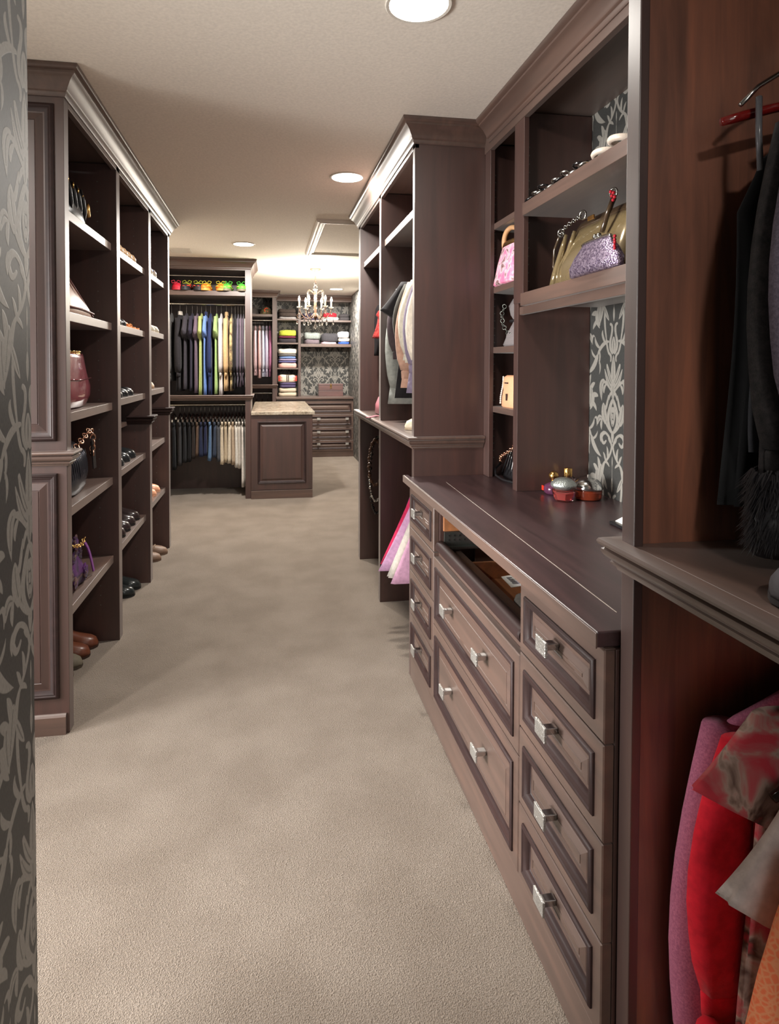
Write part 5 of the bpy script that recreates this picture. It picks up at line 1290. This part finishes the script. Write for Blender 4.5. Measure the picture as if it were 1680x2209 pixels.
MB().tube([(-.787, 2.60, 1.30), (-.783, 2.78, 1.295), (-.795, 2.96, 1.30)], .0025, 6).build('seam', BUR, t, smooth=True)
chain(t, arc((-.87, 2.775, 1.410), VY, VX, .145, .066, 0, 360, 40), .009, .0026, GOLD, 'chain_rim')
t = thing('silver_pleated_bag', 'black and silver pleated handbag with chunky chain, fourth shelf of the first bay', 'handbag', (-.87, 2.77, .81))
PLT = plain('gunmetal_satin', lin(60, 61, 68), .25, .6)
bagbody(t, (-.87, 2.765, .8105), [(0, .060, .140, 0), (.006, .074, .165, 0), (.03, .084, .185, 0), (.09, .082, .182, 0), (.15, .060, .160, 0), (.205, .040, .145, 0), (.21, .03, .14, 0)], PLT, p=2.4, n=64, wob=.018, seed=9)
pm = MB()
for k in range(15):
    yy = 2.615 + k*.021
    pm.tube([(-.800 - .004*abs(k-7)*.4, yy, .835), (-.786 - .004*abs(k-7)*.5, yy + .002, .89), (-.792 - .003*abs(k-7)*.5, yy, .94), (-.812, yy, .985)], .0042, 6)
pm.build('pleats', PLT, t, smooth=True)
chain(t, [(-.80, 2.74, 1.01), (-.79, 2.82, 1.045), (-.785, 2.89, 1.07), (-.78, 2.93, 1.05), (-.78, 2.925, 1.00), (-.785, 2.93, .95)], .013, .0038, plain('rose_gold', lin(206, 160, 136), .2, 1.0), 'chain')
MB().loft([[(-.778, 2.925 + s_*.022 + .03*f, 1.03 - .14*f) for s_ in (-1, 1)] + [(-.783, 2.925 + s_*.022 + .03*f, 1.03 - .14*f) for s_ in (1, -1)] for f in (0, .5, 1)]).build('hang_tag', BLACKL, t)
t = thing('purple_floral_bag', 'purple ruffled handbag with dangling strap on the lowest shelf of the first bay', 'handbag', (-.87, 2.74, .424))
PUR = cloth((72, 24, 82), 'blotch', (36, 14, 44), 16)
bagbody(t, (-.87, 2.735, .4245), [(0, .075, .150, 0), (.01, .088, .175, 0), (.06, .088, .172, 0), (.12, .070, .135, 0), (.18, .048, .095, 0), (.225, .028, .06, 0), (.235, .015, .04, 0)], PUR, p=2.2, n=48, wob=.07, seed=6)
rnd = random.Random(3)
for k in range(16):
    a = rnd.uniform(-1.3, 1.3); zz = rnd.uniform(.46, .62); rr = .082*(1 - (zz-.44)/.32)
    c = Vector((-.87 + rr*math.cos(a)*1.05 + .01, 2.735 + .165*math.sin(a)*(1 - (zz-.44)/.34), zz))
    MB().loft([[c + (VY*math.cos(q) + VZ*math.sin(q))*(r_*(1 + .25*math.sin(5*q + k))) + VX*h for q in [2*math.pi*i/15 for i in range(15)]] for r_, h in ((.004, .016), (.014, .010), (.024, .014), (.022, .008))], True, False).build('ruffle', PUR, t, smooth=True)
MB().loft([[(-.785 + .015*f, 2.80 + .095*f + s_*.010, .60 - .165*f + .03*math.sin(f*3)) for s_ in (-1, 1)] + [(-.790 + .015*f, 2.80 + .095*f + s_*.010, .60 - .165*f + .03*math.sin(f*3)) for s_ in (1, -1)] for f in (0, .2, .4, .6, .8, 1)]).build('strap', cloth((110, 44, 122)), t, smooth='auto')
chain(t, [(-.79, 2.66, .62), (-.785, 2.70, .605), (-.78, 2.76, .60), (-.785, 2.80, .615)], .008, .0022, GOLD, 'chain')
# shoes on the carpet under the first bay
Gf = 'shoes on the carpet under the shelving unit'
shoe('brown leather ankle boot on the carpet, farther one of the pair', -1.085, 3.118, 0, 0, .27, 'boot', (98, 54, 36), (50, 32, 24), group=Gf)
shoe('brown leather ankle boot on the carpet, nearer one of the pair', -1.095, 3.018, 0, 0, .27, 'boot', (98, 54, 36), (50, 32, 24), group=Gf)
shoe('olive grey suede loafer on the carpet beside the brown boots', -1.10, 2.918, 0, 0, .27, 'loafer', (98, 90, 76), (70, 60, 50), rough=.8, group=Gf)
shoe('grey brown suede loafer on the carpet, first under the bay', -1.11, 2.818, 0, 0, .27, 'loafer', (112, 100, 88), (70, 60, 50), rough=.8, group=Gf)
# second bay
G2 = 'shoes in the second bay'
y2 = lambda k, n=5, a=3.31, b=3.90: a + (b-a)*k/(n-1)
for k in range(5):
    w_ = ['first', 'second', 'third', 'fourth', 'fifth'][k]
    shoe('beige closed shoe on the highest shelf of the second bay, %s of five' % w_, -1.000, 3.335 + k*.105, 1.949, 0, .243, 'loafer', (202, 168, 132), (176, 140, 104), group=G2, wid=.085)
for k in range(3):
    shoe('black strappy heel on the second shelf of the second bay, %s of three' % ['first', 'second', 'third'][k], -1.010, 3.31 + k*.10, 1.566, 0, .25, 'pump', (26, 25, 27), (20, 18, 20), group=G2, wid=.08, patent=True)
for k in range(3):
    shoe('tan flat sandal on the second shelf of the second bay, %s of three' % ['first', 'second', 'third'][k], -1.010, 3.64 + k*.105, 1.566, 0, .25, 'sandal', (214, 140, 84), (206, 132, 80), group=G2)
for k in range(4):
    shoe('black patent high heel on the third shelf of the second bay, %s of four' % ['first', 'second', 'third', 'fourth'][k], -1.02, 3.32 + k*.135, 1.185, 0, .25, 'pump', (18, 17, 19), (16, 15, 16), group=G2, patent=True)
for k in range(3):
    shoe('black studded flat on the shallow shelf of the second bay, %s of three' % ['first', 'second', 'third'][k], -1.115, 3.33 + k*.12, 1.010, 0, .235, 'loafer', (38, 36, 38), (24, 22, 24), group=G2, wid=.08, trim=(120, 116, 110))
for k in range(4):
    shoe('black leather slip-on on the fourth shelf of the second bay, %s of four' % ['first', 'second', 'third', 'fourth'][k], -1.03, 3.33 + k*.150, .816, 0, .26, 'loafer', (34, 36, 38), (22, 22, 24), group=G2, rough=.2)
for k in range(5):
    shoe('dark brown ankle boot on the lowest shelf of the second bay, %s of five' % ['first', 'second', 'third', 'fourth', 'fifth'][k], -1.03, 3.36 + k*.125, .430, 0, .265, 'boot', (48, 38, 38), (26, 22, 22), group=G2, rough=.22)
shoe('black ankle boot on the carpet under the second bay, nearer one of the pair', -1.05, 3.78, 0, 0, .27, 'boot', (36, 40, 40), (22, 22, 22), group=Gf, rough=.2)
shoe('black ankle boot on the carpet under the second bay, farther one of the pair', -1.04, 3.90, 0, 0, .27, 'boot', (36, 40, 40), (22, 22, 22), group=Gf, rough=.2)
# third bay
G3 = 'shoes in the third bay'
shoe('white trainer with blue stripe on the highest shelf of the third bay, nearer one', -1.018, 4.29, 1.954, 0, .26, 'sneaker', (196, 182, 166), (186, 176, 160), group=G3, trim=(70, 90, 170))
shoe('white trainer with blue stripe on the highest shelf of the third bay, farther one', -1.018, 4.43, 1.954, 0, .26, 'sneaker', (196, 182, 166), (186, 176, 160), group=G3, trim=(70, 90, 170))
shoe('cream slip-on on the second shelf of the third bay, nearer one', -1.02, 4.36, 1.582, 0, .26, 'loafer', (206, 196, 176), (186, 172, 150), group=G3)
shoe('cream slip-on on the second shelf of the third bay, farther one', -1.02, 4.52, 1.582, 0, .26, 'loafer', (206, 196, 176), (186, 172, 150), group=G3)
shoe('beige bow flat on the third shelf of the third bay, nearer one', -1.03, 4.31, 1.196, 0, .25, 'loafer', (196, 172, 146), (140, 110, 84), group=G3, lace=(206, 190, 168))
shoe('beige bow flat on the third shelf of the third bay, farther one', -1.03, 4.44, 1.196, 0, .25, 'loafer', (196, 172, 146), (140, 110, 84), group=G3, lace=(206, 190, 168))
shoe('silver strappy sandal on the fourth shelf of the third bay', -1.03, 4.25, .828, 0, .24, 'sandal', (186, 180, 172), (120, 110, 100), group=G3)
for k in range(3):
    shoe('peach loafer on the lowest shelf of the third bay, %s of three' % ['first', 'second', 'third'][k], -1.025, 4.27 + k*.145, .455, 0, .26, 'loafer', (216, 158, 126), (200, 150, 120), group=G3)
shoe('brown laced shoe on the carpet under the third bay, nearer one of the pair', -1.02, 4.44, 0, 0, .28, 'loafer', (116, 92, 76), (96, 74, 60), group=Gf, lace=(150, 130, 110), rough=.5)
shoe('brown laced shoe on the carpet under the third bay, farther one of the pair', -1.00, 4.59, 0, 0, .28, 'loafer', (116, 92, 76), (96, 74, 60), group=Gf, lace=(150, 130, 110), rough=.5)
